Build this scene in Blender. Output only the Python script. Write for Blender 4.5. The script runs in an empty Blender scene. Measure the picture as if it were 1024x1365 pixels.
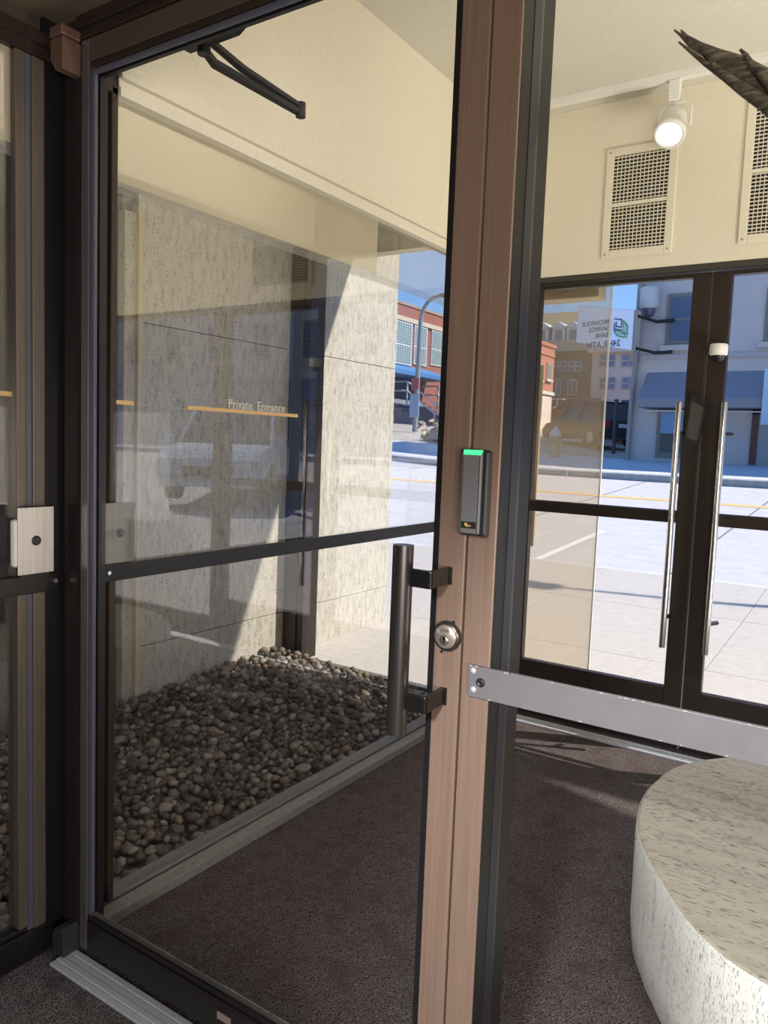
import bpy, bmesh, math, random
from mathutils import Vector, Matrix
random.seed(7)
sc = bpy.context.scene
col = sc.collection

# ------------------------------------------------------------------ camera, sky, sun, lamps, exposure
ROT = ((0.83312089, 0.55179669, 0.03781519),
       (0.08148276, -0.05482564, -0.99516567),
       (-0.54705588, 0.8321746, -0.0906383))        # rows: image right, image down, view direction
FPX = 1025.75
EYE = Vector((0, 0, 1.45))
cd = bpy.data.cameras.new('camera'); cam = bpy.data.objects.new('camera', cd); col.objects.link(cam)
r, d, v = [Vector(a).normalized() for a in ROT]
M = Matrix((( r.x, -d.x, -v.x), (r.y, -d.y, -v.y), (r.z, -d.z, -v.z))).to_4x4(); M.translation = EYE
cam.matrix_world = M
cd.sensor_fit = 'HORIZONTAL'; cd.sensor_width = 36; cd.lens = 36 * FPX / 1024; cd.clip_end = 500; cd.clip_start = .02
sc.camera = cam

sc.view_settings.view_transform = 'Standard'; sc.view_settings.look = 'None'
sc.view_settings.gamma = 1; sc.view_settings.use_curve_mapping = False
sc.view_settings.exposure = 0.42

W = bpy.data.worlds.new('sky'); sc.world = W; W.use_nodes = True
nt = W.node_tree; nt.nodes.clear()
o_ = nt.nodes.new('ShaderNodeOutputWorld'); b_ = nt.nodes.new('ShaderNodeBackground')
tc = nt.nodes.new('ShaderNodeTexCoord'); sx = nt.nodes.new('ShaderNodeSeparateXYZ'); cr = nt.nodes.new('ShaderNodeValToRGB')
nt.links.new(tc.outputs['Generated'], sx.inputs[0]); nt.links.new(sx.outputs['Z'], cr.inputs[0])
cr.color_ramp.elements[0].position = 0.0; cr.color_ramp.elements[0].color = (.36, .62, 1.0, 1)
cr.color_ramp.elements[1].position = .45; cr.color_ramp.elements[1].color = (.10, .31, .86, 1)
nt.links.new(cr.outputs[0], b_.inputs[0]); b_.inputs[1].default_value = .85
nt.links.new(b_.outputs[0], o_.inputs[0])

SUN = Vector((-2.2, -1.0, -2.36)).normalized()
sl = bpy.data.lights.new('sun', 'SUN'); sl.energy = 5.6; sl.angle = math.radians(.6); sl.color = (1, .95, .87)
so = bpy.data.objects.new('sun', sl); col.objects.link(so); so.rotation_euler = SUN.to_track_quat('-Z', 'Y').to_euler()

def area(name, loc, target, sx_, sy_, e, color, spread=180):
    l = bpy.data.lights.new(name, 'AREA'); l.shape = 'RECTANGLE'; l.size = sx_; l.size_y = sy_; l.energy = e; l.color = color; l.spread = math.radians(spread)
    o = bpy.data.objects.new(name, l); col.objects.link(o); o.location = loc
    o.rotation_euler = (Vector(target) - Vector(loc)).to_track_quat('-Z', 'Y').to_euler(); return o
area('lobby_daylight', (1.25, -.9, 1.2), (-.9, 1.25, 1.15), 1.4, .8, 52, (1, .93, .86))
area('vestibule_fill', (1.5, 2.4, .5), (.3, 2.8, 3.1), .9, .9, 42, (1, .94, .84), 130)  # added fill without a fixture, brightens the vestibule ceiling
area('planter_fill', (-2.35, 2.5, 2.5), (-2.75, 2.5, 3.1), 1.8, .3, 7, (1, .94, .80), 115)  # added fill without a fixture, brightens the cream zone above the planter
ls = bpy.data.lights.new('lobby_spot', 'SPOT'); ls.energy = 270; ls.spot_size = math.radians(46); ls.spot_blend = .8; ls.shadow_soft_size = .12; ls.color = (.95, .97, 1)
lso = bpy.data.objects.new('lobby_spot', ls); col.objects.link(lso); lso.location = (-.15, -.7, 1.95)
lso.rotation_euler = (Vector((-.2, 2.0, .1)) - lso.location).to_track_quat('-Z', 'Y').to_euler()

# ------------------------------------------------------------------ helpers
def ray(px, py):
    u, w = (px - 512) / FPX, (py - 682.5) / FPX
    return r * u + d * w + v
def onX(px, py, x): q = ray(px, py); return EYE + q * (x / q.x)
def onY(px, py, y): q = ray(px, py); return EYE + q * (y / q.y)
def onZ(px, py, z): q = ray(px, py); return EYE + q * ((z - 1.45) / q.z)
def gz(x, y): return .062 * max(0, y - 6) + .05 * max(0, -x - 9)

class MB:
    def __init__(s): s.v = []; s.f = []; s.mi = []; s.sm = []
    def add(s, vs, fs, mi=0, smooth=False):
        n = len(s.v); s.v += [Vector(a) for a in vs]
        for f in fs: s.f.append([i + n for i in f]); s.mi.append(mi); s.sm.append(smooth)
        return s
    def box(s, x0, x1, y0, y1, z0, z1, mi=0):
        x0, x1 = sorted((x0, x1)); y0, y1 = sorted((y0, y1)); z0, z1 = sorted((z0, z1))
        return s.add([(x0,y0,z0),(x1,y0,z0),(x1,y1,z0),(x0,y1,z0),(x0,y0,z1),(x1,y0,z1),(x1,y1,z1),(x0,y1,z1)],
              [(0,3,2,1),(4,5,6,7),(0,1,5,4),(1,2,6,5),(2,3,7,6),(3,0,4,7)], mi)
    def bbox(s, x0, x1, y0, y1, z0, z1, b=.004, mi=0):      # box with chamfered edges
        x0, x1 = sorted((x0, x1)); y0, y1 = sorted((y0, y1)); z0, z1 = sorted((z0, z1))
        bm = bmesh.new(); bmesh.ops.create_cube(bm, size=1)
        for q in bm.verts: q.co = Vector(((x0+x1)/2 + q.co.x*(x1-x0), (y0+y1)/2 + q.co.y*(y1-y0), (z0+z1)/2 + q.co.z*(z1-z0)))
        b = min(b, .45 * min(x1-x0, y1-y0, z1-z0))
        bmesh.ops.bevel(bm, geom=bm.edges[:], offset=b, segments=2, affect='EDGES', profile=.5)
        return s.bm(bm, mi)
    def bm(s, bm, mi=0, smooth=False):
        bm.verts.index_update()
        s.add([q.co.copy() for q in bm.verts], [[q.index for q in f.verts] for f in bm.faces], mi, smooth); bm.free(); return s
    def cyl(s, a, b, ra, rb=None, n=16, mi=0, caps=True, smooth=True):
        a, b = Vector(a), Vector(b); rb = ra if rb is None else rb
        w = (b - a).normalized(); u = w.orthogonal().normalized(); t = w.cross(u)
        vs = []
        for c, rr in ((a, ra), (b, rb)):
            for i in range(n):
                k = 2 * math.pi * i / n; vs.append(c + (u * math.cos(k) + t * math.sin(k)) * rr)
        fs = [(i, (i+1) % n, n + (i+1) % n, n + i) for i in range(n)]
        s.add(vs, fs, mi, smooth)
        if caps: s.add(vs, [tuple(range(n))[::-1], tuple(range(n, 2*n))], mi)
        return s
    def tube(s, pts, rad, n=8, mi=0):
        pts = [Vector(p) for p in pts]
        rad = rad if isinstance(rad, (list, tuple)) else [rad] * len(pts)
        up = None; vs = []; N = len(pts)
        for i, p in enumerate(pts):
            w = (pts[min(i+1, N-1)] - pts[max(i-1, 0)]).normalized()
            up = w.orthogonal().normalized() if up is None else (up - w * up.dot(w)).normalized()
            t = w.cross(up)
            for k in range(n):
                a = 2 * math.pi * k / n; vs.append(p + (up * math.cos(a) + t * math.sin(a)) * rad[i])
        fs = [(i*n + k, i*n + (k+1) % n, (i+1)*n + (k+1) % n, (i+1)*n + k) for i in range(N-1) for k in range(n)]
        s.add(vs, fs, mi, True)
        s.add(vs[:n], [tuple(range(n))[::-1]], mi); s.add(vs[-n:], [tuple(range(n))], mi); return s
    def prism(s, poly, off, mi=0):        # planar polygon (3D pts) extruded by vector
        poly = [Vector(p) for p in poly]; off = Vector(off); n = len(poly)
        return s.add(poly + [p + off for p in poly],
              [tuple(range(n))[::-1], tuple(range(n, 2*n))] + [(i, (i+1) % n, n + (i+1) % n, n + i) for i in range(n)], mi)
    def lathe(s, prof, c, n=20, mi=0, axis=(0,0,1)):
        w = Vector(axis).normalized(); u = w.orthogonal().normalized(); t = w.cross(u); c = Vector(c); vs = []
        for rr, h in prof:
            for k in range(n):
                a = 2*math.pi*k/n; vs.append(c + w*h + (u*math.cos(a) + t*math.sin(a))*rr)
        fs = [(i*n+k, i*n+(k+1) % n, (i+1)*n+(k+1) % n, (i+1)*n+k) for i in range(len(prof)-1) for k in range(n)]
        return s.add(vs, fs, mi, True)
    def build(s, name, mats, parent=None, base=None, kind=None, label=None, cat=None, group=None, local=False):
        off = Vector((0,0,0))
        if parent is not None: off = Vector(parent.get('_b', (0,0,0)))
        elif base is not None: off = Vector(base)
        me = bpy.data.meshes.new(name)
        if local: off2 = Vector((0,0,0))
        else: off2 = off
        me.from_pydata([p - off2 for p in s.v], [], s.f)
        for m in (mats if isinstance(mats, (list, tuple)) else [mats]): me.materials.append(m)
        me.polygons.foreach_set('material_index', s.mi); me.polygons.foreach_set('use_smooth', s.sm)
        bm = bmesh.new(); bm.from_mesh(me); bmesh.ops.recalc_face_normals(bm, faces=bm.faces[:]); bm.to_mesh(me); bm.free()
        me.update()
        o = bpy.data.objects.new(name, me); col.objects.link(o); o['_b'] = tuple(off)
        if parent is not None: o.parent = parent
        elif base is not None: o.location = off
        return tag(o, label, cat, group, kind)

def tag(o, label=None, cat=None, group=None, kind=None):
    for k, x in (('label', label), ('category', cat), ('group', group), ('kind', kind)):
        if x: o[k] = x
    return o
def thing(name, loc, label=None, cat=None, group=None, rz=0, kind=None):
    o = bpy.data.objects.new(name, None); col.objects.link(o); o.location = loc; o.rotation_euler = (0, 0, rz)
    o.empty_display_size = .1; o['_b'] = tuple(loc) if rz == 0 else (0, 0, 0)
    return tag(o, label, cat, group, kind)
def box(name, m, parent, *a, b=0, **k):
    mb = MB(); mb.bbox(*a, b=b) if b else mb.box(*a); return mb.build(name, m, parent, **k)
def copy_tree(o, parent=None):
    c = o.copy(); col.objects.link(c); c.parent = parent
    for ch in o.children: copy_tree(ch, c)
    return c

# ------------------------------------------------------------------ materials
def mat(name, color=(.5,.5,.5), rough=.5, metal=0., spec=.5, emit=None, estr=1.):
    m = bpy.data.materials.new(name); m.use_nodes = True
    p = m.node_tree.nodes['Principled BSDF']
    p.inputs['Base Color'].default_value = (*color, 1); p.inputs['Roughness'].default_value = rough
    p.inputs['Metallic'].default_value = metal; p.inputs['Specular IOR Level'].default_value = spec
    if emit: p.inputs['Emission Color'].default_value = (*emit, 1); p.inputs['Emission Strength'].default_value = estr
    return m
def N(m, t): return m.node_tree.nodes.new(t)
def L(m, a, b): m.node_tree.links.new(a, b)
def coords(m, scale=(1,1,1), rot=(0,0,0)):
    g = N(m, 'ShaderNodeNewGeometry'); mp = N(m, 'ShaderNodeMapping')
    mp.inputs['Scale'].default_value = scale; mp.inputs['Rotation'].default_value = rot
    L(m, g.outputs['Position'], mp.inputs[0]); return mp.outputs[0]
def noise(m, vec, scale, detail=3, rough=.55):
    n = N(m, 'ShaderNodeTexNoise'); n.inputs['Scale'].default_value = scale; n.inputs['Detail'].default_value = detail
    n.inputs['Roughness'].default_value = rough; L(m, vec, n.inputs['Vector']); return n.outputs['Fac']
def ramp(m, fac, stops):
    c = N(m, 'ShaderNodeValToRGB'); e = c.color_ramp.elements
    while len(e) < len(stops): e.new(.5)
    for q, (p, cc) in zip(e, stops): q.position = p; q.color = (*cc, 1)
    L(m, fac, c.inputs[0]); return c.outputs[0]
def mix(m, fac, a, b, typ='MIX'):
    x = N(m, 'ShaderNodeMix'); x.data_type = 'RGBA'; x.blend_type = typ
    if isinstance(fac, (int, float)): x.inputs[0].default_value = fac
    else: L(m, fac, x.inputs[0])
    for i, q in ((6, a), (7, b)):
        if isinstance(q, tuple): x.inputs[i].default_value = (*q, 1)
        else: L(m, q, x.inputs[i])
    return x.outputs[2]
def setc(m, c): L(m, c, m.node_tree.nodes['Principled BSDF'].inputs['Base Color']); return m
def bump(m, h, strength=.3, dist=.005):
    b = N(m, 'ShaderNodeBump'); b.inputs['Strength'].default_value = strength; b.inputs['Distance'].default_value = dist
    L(m, h, b.inputs['Height']); L(m, b.outputs[0], m.node_tree.nodes['Principled BSDF'].inputs['Normal']); return m
def grainy(name, c, rough=.5, metal=0, scale=40, amt=.25, stretch=(1,1,1), bs=.1, spec=.5):
    m = mat(name, c, rough, metal, spec); vc = coords(m, stretch); n = noise(m, vc, scale, 4)
    lo = tuple(x * (1 - amt) for x in c); hi = tuple(min(1, x * (1 + amt)) for x in c)
    setc(m, ramp(m, n, [(.3, lo), (.7, hi)]))
    if bs: bump(m, n, bs, .003)
    return m

def travertine(name, c, pit, stretch, pits=.60, scale=9, vein=.18):
    m = mat(name, c, .6); vc = coords(m, stretch)
    band = noise(m, coords(m, tuple(x * .35 for x in stretch)), scale * .8, 4)
    base = ramp(m, band, [(.25, tuple(x * (1 - vein) for x in c)), (.55, c), (.8, tuple(min(1, x * (1 + vein * .5)) for x in c))])
    holes = noise(m, vc, scale * 3.2, 5, .62)
    zone = noise(m, coords(m, tuple(x * .3 for x in stretch)), scale * 1.1, 2)
    mm = N(m, 'ShaderNodeMath'); mm.operation = 'MULTIPLY_ADD'; L(m, zone, mm.inputs[0]); mm.inputs[1].default_value = .28; L(m, holes, mm.inputs[2])
    k = ramp(m, mm.outputs[0], [(pits + .14, (0,0,0)), (pits + .18, (1,1,1))])
    setc(m, mix(m, k, base, pit)); 
    inv = N(m, 'ShaderNodeInvert'); L(m, k, inv.inputs[1]); bump(m, inv.outputs[0], .5, .006)
    return m

def brushed(name, c, rough, metal, amt=.12, spec=.5):
    m = mat(name, c, rough, metal, spec); n = noise(m, coords(m, (60, 60, 1.2)), 3, 3)
    setc(m, ramp(m, n, [(.3, tuple(x * (1 - amt) for x in c)), (.7, tuple(x * (1 + amt) for x in c))])); return m

def carpet(name, dark, light, red, scale=1.0, rot=.5, loops=False):
    m = mat(name, dark, .95, 0, .15)
    vc = coords(m, (1,1,1), (0,0,rot))
    fine = noise(m, vc, 420 * scale, 2); 
    wv = N(m, 'ShaderNodeTexWave'); wv.inputs['Scale'].default_value = 38 * scale; wv.inputs['Distortion'].default_value = 14
    wv.inputs['Detail'].default_value = 3; wv.inputs['Detail Scale'].default_value = 2.0; L(m, vc, wv.inputs['Vector'])
    if loops:
        vo = N(m, 'ShaderNodeTexVoronoi'); vo.inputs['Scale'].default_value = 190; vo.inputs['Randomness'].default_value = .45; L(m, vc, vo.inputs['Vector'])
        iv = N(m, 'ShaderNodeInvert'); L(m, vo.outputs['Distance'], iv.inputs[1]); wv = iv
    patch = noise(m, vc, 11, 3)
    a = mix(m, .85 if loops else .30, fine, wv.outputs[0])
    base = ramp(m, a, [(.40, dark), (.64, light)])
    k = ramp(m, patch, [(.5, (0,0,0)), (.66, (1,1,1))])
    setc(m, mix(m, mix(m, .6, (0,0,0), k), base, red)); bump(m, a, .5, .004)
    return m

def glass(name, refl=.06, tint=(1,1,1), haze=None, hz=0.):
    m = bpy.data.materials.new(name); m.use_nodes = True; t = m.node_tree; t.nodes.clear()
    out = t.nodes.new('ShaderNodeOutputMaterial'); tr = t.nodes.new('ShaderNodeBsdfTransparent'); gl = t.nodes.new('ShaderNodeBsdfGlossy')
    tr.inputs[0].default_value = (*tint, 1); gl.inputs['Roughness'].default_value = 0.0
    fr = t.nodes.new('ShaderNodeLayerWeight'); fr.inputs[0].default_value = .35
    mm = t.nodes.new('ShaderNodeMath'); mm.operation = 'MULTIPLY_ADD'; mm.inputs[1].default_value = .45; mm.inputs[2].default_value = refl
    pw = t.nodes.new('ShaderNodeMath'); pw.operation = 'POWER'; pw.inputs[1].default_value = 3.
    t.links.new(fr.outputs['Facing'], pw.inputs[0]); t.links.new(pw.outputs[0], mm.inputs[0])
    mx = t.nodes.new('ShaderNodeMixShader'); t.links.new(mm.outputs[0], mx.inputs[0])
    s = tr.outputs[0]
    if haze:
        df = t.nodes.new('ShaderNodeBsdfDiffuse'); df.inputs[0].default_value = (*haze, 1)
        tl = t.nodes.new('ShaderNodeBsdfTranslucent'); tl.inputs[0].default_value = (*haze, 1)
        m1 = t.nodes.new('ShaderNodeMixShader'); m1.inputs[0].default_value = .5
        t.links.new(df.outputs[0], m1.inputs[1]); t.links.new(tl.outputs[0], m1.inputs[2])
        m2 = t.nodes.new('ShaderNodeMixShader'); m2.inputs[0].default_value = hz
        t.links.new(tr.outputs[0], m2.inputs[1]); t.links.new(m1.outputs[0], m2.inputs[2]); s = m2.outputs[0]
    t.links.new(s, mx.inputs[1]); t.links.new(gl.outputs[0], mx.inputs[2]); t.links.new(mx.outputs[0], out.inputs[0])
    return m

def brickmat(name, c1, c2, mortar, scale=6.0, axis='y'):
    m = mat(name, c1, .85); g = N(m, 'ShaderNodeNewGeometry'); s = N(m, 'ShaderNodeSeparateXYZ'); cm = N(m, 'ShaderNodeCombineXYZ')
    L(m, g.outputs['Position'], s.inputs[0]); L(m, s.outputs['Y' if axis == 'y' else 'X'], cm.inputs[0]); L(m, s.outputs['Z'], cm.inputs[1])
    b = N(m, 'ShaderNodeTexBrick'); b.inputs['Scale'].default_value = scale; b.inputs['Color1'].default_value = (*c1, 1)
    b.inputs['Color2'].default_value = (*c2, 1); b.inputs['Mortar'].default_value = (*mortar, 1); b.inputs['Mortar Size'].default_value = .012
    L(m, cm.outputs[0], b.inputs['Vector']); return setc(m, b.outputs[0])

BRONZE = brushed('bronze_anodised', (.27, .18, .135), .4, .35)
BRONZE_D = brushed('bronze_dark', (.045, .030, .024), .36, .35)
BLACKM = mat('black_metal', (.014, .013, .014), .35, .2)
JAMB = brushed('jamb_metal', (.035, .030, .030), .3, .4)
GASKET = mat('gasket_blue_grey', (.085, .088, .12), .3)
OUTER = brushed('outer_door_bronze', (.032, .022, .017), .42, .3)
STEEL = brushed('brushed_steel', (.62, .58, .53), .42, .6)
CHROME = mat('polished_steel', (.75, .75, .75), .16, .95)
ALU = brushed('aluminium', (.66, .70, .78), .42, .3)
WHITE = mat('white_paint', (.8, .79, .75), .5)
CREAM = grainy('cream_paint', (.80, .75, .60), .75, 0, 90, .04, (1,1,1), .12, .3)
CEIL = grainy('ceiling_paint', (.66, .625, .53), .85, 0, 120, .06, (1,1,1), .25, .2)
GREY = grainy('grey_enamel', (.135, .128, .134), .45, 0, 30, .05, (1,1,1), 0)
GREYC = mat('chipped_white', (.42, .41, .40), .6)
RUBBER = mat('black_plastic', (.016, .016, .018), .4)
READER = mat('reader_grey', (.14, .14, .145), .38)
GREEN = mat('led_green', (.05, .5, .2), .4, 0, .5, (.06, .75, .28), .9)
GOLD = mat('gold_print', (.75, .5, .12), .5)
BRASSL = mat('gold_strip', (.62, .40, .17), .45)
TRAV = travertine('travertine_wall', (.56, .52, .425), (.13, .11, .085), (9, 9, 2.8), .560, 13, .12)
TRAV2 = travertine('travertine_side_lit', (.88, .87, .80), (.30, .28, .25), (9, 9, 1.6), .575, 14, .08)  # same stone as the top, light on the side painted into its colour
TRAV3 = travertine('travertine_top_shaded', (.44, .40, .325), (.09, .08, .07), (1.3, 9, 8), .585, 9, .2)  # same stone as the side, shade on the top painted into its colour
TRAV4 = travertine('travertine_lintel', (.58, .47, .30), (.22, .17, .1), (7, 7, 4), .58, 6)
CARPET = carpet('carpet_brown', (.028, .021, .020), (.150, .124, .118), (.062, .037, .034))
CARPET2 = carpet('carpet_charcoal', (.034, .030, .035), (.20, .185, .20), (.04, .034, .036), .55, -.6, True)
GLASS = glass('door_glass', .015)
GLASS_O = glass('outer_glass', .01)
GLASS_P = glass('partition_glass', .09)
HAZE = glass('reflection_haze', .02, (1,1,1), (.92, .84, .64), .46)  # cream haze painted for a reflection in the upper partition glass
HAZE2 = glass('thin_haze', .02, (1,1,1), (.90, .82, .62), .14)  # thinner part of the same painted reflection
HAZE_E = glass('haze_edge', .02, (1,1,1), (.60, .57, .50), .22)  # greyer lower border of the painted reflection
GHOST_TAN = glass('tan_ghost_haze', .02, (.97, .93, .86), (.74, .60, .38), .20)  # tan haze painted for the ghost image of a travertine pillar
CONC = grainy('concrete_walk', (.47, .43, .385), .9, 0, 16, .07, (1,1,1), .2, .2)
CONC2 = grainy('concrete_far', (.55, .54, .53), .9, 0, 9, .07, (1,1,1), .1, .2)
ROADM = grainy('road_concrete', (.50, .48, .46), .9, 0, 5, .08, (1,1,1), .1, .2)
YEL = mat('yellow_line', (.70, .44, .16), .8)
BLU = mat('blue_line', (.09, .30, .62), .8)
WHT_L = mat('white_line', (.78, .78, .78), .8)
LED = mat('lamp_lens', (1, 1, 1), .4, 0, .5, (1, .93, .82), 3)
DARKROOM = grainy('dark_panelling', (.035, .027, .020), .5, 0, 20, .2, (1,1,.1), 0)

# ------------------------------------------------------------------ structure
Y0, XP, XL, YO, ZC = 1.25, -1.86, -3.31, 3.88, 3.13
YI = YO - .05
box('floor', CARPET, None, XP + .03, 2.3, Y0 - .04, YO + .045, -.06, 0, kind='structure', label='brown flecked vestibule carpet')
box('floor', CARPET2, None, XP, 2.3, -2.7, Y0 - .0405, -.06, 0, kind='structure')
box('floor', mat('earth', (.06, .05, .04), .95), None, XL - .3, XP + .029, -2.7, YI, -.10, -.045, kind='structure')
box('ceiling', CEIL, None, XL - .3, 2.4, Y0 - .1, YO + .05, ZC, ZC + .12, kind='structure')
box('ceiling', mat('soffit_brown', (.15, .115, .08), .7), None, XP - .02, 2.3, -2.7, Y0 + .02, 2.478, 2.6, kind='structure')

# left wall: dark panelling, then travertine slabs, carried on as a fin outside
wl = box('wall_left', mat('wall_core', (.2, .18, .15), .9), None, XL - .30, XL - .055, 2.60, 5.06, -.1, 4.3, kind='structure')
ZS = [-.1, .30, 2.02, 4.3]
for ya, yb in ((2.655, YO - .005), (4.04, 5.07)):
    for a, b in zip(ZS[:-1], ZS[1:]):
        box('panel', TRAV, wl, XL - .054, XL, ya, yb, a + .002, b - .002, b=.002)
for a, b in zip(ZS[:-1], ZS[1:]): box('panel', TRAV, wl, XL - .30, XL - .001, 5.0725, 5.12, a + .002, b - .002, b=.002)
box('panel', TRAV, wl, XL - .054, XL - .004, 2.575, 2.652, -.1, 2.56, b=.002)
box('trim_1', mat('pale_wood', (.60, .50, .32), .6), None, XL - .004, XL + .022, 2.642, 2.668, -.04, 2.56, kind='structure')
box('wall_left', DARKROOM, None, XL - .3, XL - .06, -2.7, 2.574, -.1, ZC, kind='structure')
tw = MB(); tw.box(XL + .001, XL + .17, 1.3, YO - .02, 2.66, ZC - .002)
tw.build('haze_band', CREAM, None, kind='structure')  # cream band added on the wall to back the painted reflection haze

# partition between walkway and pebble bed
pt = thing('wall_partition', (XP, Y0, 0), 'bronze framed glass partition beside the planter, with a black rail', None, kind='structure')
box('fascia', CREAM, pt, XP - .10, XP, Y0 + .07, YO, 2.437, ZC)
box('fascia', mat('brown_fascia', (.05, .038, .028), .6), pt, XP - .10, XP - .02, -2.7, Y0 + .07, 2.437, 2.478)
hd = MB(); hd.box(XP - .05, XP + .012, Y0 + .17, YO - .06, 2.368, 2.392).box(XP - .05, XP + .004, Y0 + .17, YO - .06, 2.394, 2.414).box(XP - .05, XP + .018, Y0 + .17, YO - .06, 2.416, 2.436)
hd.build('header_trim', CREAM, pt)
hd = MB(); hd.box(XP - .06, XP, -2.6, Y0 + .17, 2.372, 2.437).box(XP - .06, XP + .012, -2.6, Y0, 2.40, 2.425)
hd.build('header', BRONZE_D, pt)
s = MB().bbox(XP - .05, XP, 1.121, 1.148, .101, 2.371, .003).bbox(XP - .05, XP, 1.165, 1.20, .0855, 2.371, .003)
s.build('stile', brushed('stile_bronze', (.15, .125, .10), .42, .5), pt)
box('gasket', GASKET, pt, XP - .05, XP - .006, 1.148, 1.165, .086, 2.371)
box('corner_post', BLACKM, pt, XP - .06, XP - .008, 1.20, Y0 + .10, 0, 2.478)
s2 = MB().bbox(XP - .05, XP, Y0 + .10, Y0 + .135, .04, 2.39, .003).bbox(XP - .05, XP, Y0 + .15, Y0 + .172, .04, 2.39, .003)
s2.build('stile', BRONZE_D, pt)
for ya, yb, m_ in ((-2.6, 1.20, BRONZE_D), (Y0 + .10, YO - .10, ALU)):
    q = MB()
    if m_ is BRONZE_D: q.bbox(XP - .06, XP, ya, yb, .012, .085, .004).bbox(XP - .05, XP - .008, ya, yb, .085, .10, .003)
    else: q.bbox(XP - .085, XP - .022, ya, yb, .0, .034, .003).bbox(XP - .005, XP + .05, ya, yb, .0, .034, .003).box(XP - .03, XP, ya, yb, .0, .02)
    q.build('sill', brushed('sill_shaded', (.016, .014, .016), .32, .3) if m_ is BRONZE_D else grainy('sill_stone', (.19, .18, .165), .7, 0, 60, .15), pt)  # near sill: dim light low on the bronze frame painted into its colour
box('sill_track', mat('track_dark', (.04, .04, .055), .5), pt, XP - .0215, XP - .0055, Y0 + .10, YO - .10, .021, .024)
for ya, yb in ((-2.6, 1.121), (Y0 + .172, YO - .07)):
    box('glass_pane', GLASS_P, pt, XP - .028, XP - .022, ya, yb, .03, 2.372)
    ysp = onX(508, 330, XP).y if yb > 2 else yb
    box('reflection_haze', HAZE, pt, XP - .0205, XP - .0195, ya, ysp, 2.150, 2.372)
    if yb > 2: box('reflection_haze', HAZE2, pt, XP - .0205, XP - .0195, ysp + .001, yb, 2.150, 2.372)
    box('haze_border', HAZE_E, pt, XP - .0205, XP - .0195, ya, yb, 2.118, 2.1495)
for ya, yb in ((-2.6, 1.235), (Y0 + .10, YO - .07)):
    box('rail', BLACKM, pt, XP - .012, XP + .002, ya, yb, 1.018, 1.067, b=.002, label='flat black rail across the glass')
for yb in (1.225, 1.275 + .12): MB().cyl((XP - .002, yb, 1.045), (XP + .008, yb, 1.045), .008, .006, 10).build('bolt', CHROME, pt)
for a, b in ((onX(146, 537, XP).y, onX(184, 540, XP).y), (onX(255, 546, XP).y, onX(402, 556, XP).y)):
    box('gold_strip', BRASSL, pt, XP - .0185, XP - .0175, a, b, 1.529, 1.541)
box('gold_strip', BRASSL, pt, XP - .0185, XP - .0175, -.8, 1.12, 1.529, 1.541)

def text(name, body, size, m, parent, mtx, mirror=False, ext=.0005, align='LEFT', off=0):
    cu = bpy.data.curves.new(name, 'FONT'); cu.body = body; cu.size = size; cu.extrude = ext; cu.align_x = align; cu.resolution_u = 3; cu.offset = off
    cu.materials.append(m); o0 = bpy.data.objects.new(name, cu); col.objects.link(o0); bpy.context.view_layer.update()
    me = bpy.data.meshes.new_from_object(o0.evaluated_get(bpy.context.evaluated_depsgraph_get())); bpy.data.objects.remove(o0)
    if not me.materials: me.materials.append(m)
    o = bpy.data.objects.new(name, me); col.objects.link(o)
    o.parent = parent; base = Vector(parent.get('_b', (0,0,0)))
    mm = Matrix(mtx).to_4x4() if not isinstance(mtx, Matrix) else mtx.copy()
    mm.translation = mm.translation - base
    if mirror: mm = mm @ Matrix.Diagonal((-1, 1, 1, 1))
    o.matrix_local = mm; return o
def frame_m(u, w, loc):
    u, w = Vector(u).normalized(), Vector(w).normalized(); n = u.cross(w)
    m = Matrix((u, w, n)).transposed().to_4x4(); m.translation = Vector(loc); return m
pa = onX(309, 550, XP)
text('lettering', 'Private  Entrance', .042, mat('etched', (.62, .58, .46), .6), pt, frame_m((0,1,0), (0,0,1), (XP - .0185, pa.y, 1.545)), ext=.0003)

# outer wall: bulkhead, window_1 with fin outside, pair of doors, fixed light
box('wall_front', CREAM, None, XP + .002, 2.3, YI - .01, YO + .10, 2.325, ZC - .001, kind='structure')
box('wall_front', CREAM, None, XL, XP - .101, YI, YO + .10, 2.98, 4.0, kind='structure')
box('trim_3', mat('dark_reveal', (.05, .045, .035), .5), None, XP + .002, 2.3, YI, YO + .05, 2.298, 2.324, kind='structure')
w1 = thing('window_1', (XL, YO, 0), kind='structure')
m = MB().bbox(XL + .005, XL + .115, YO - .03, YO + .03, -.05, 2.979, .003).bbox(XL + .118, XL + .165, YO - .02, YO + .13, -.05, 2.979, .003)
m.build('mullion', OUTER, w1)
m = MB().bbox(XL + .17, XP - .11, YO - .02, YO + .03, -.05, .012, .003).bbox(XL + .17, XP - .11, YO - .05, YO + .0, -.05, -.012, .003)
m.build('bottom_rail', brushed('win_rail', (.16, .145, .12), .5, .3), w1)
box('mullion', OUTER, w1, XP - .11, XP + .02, YO - .045, YO + .05, 0, 2.979)
box('glass_pane', GLASS_O, w1, XL + .165, XP - .11, YO + .004, YO + .010, .012, 2.979)

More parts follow.
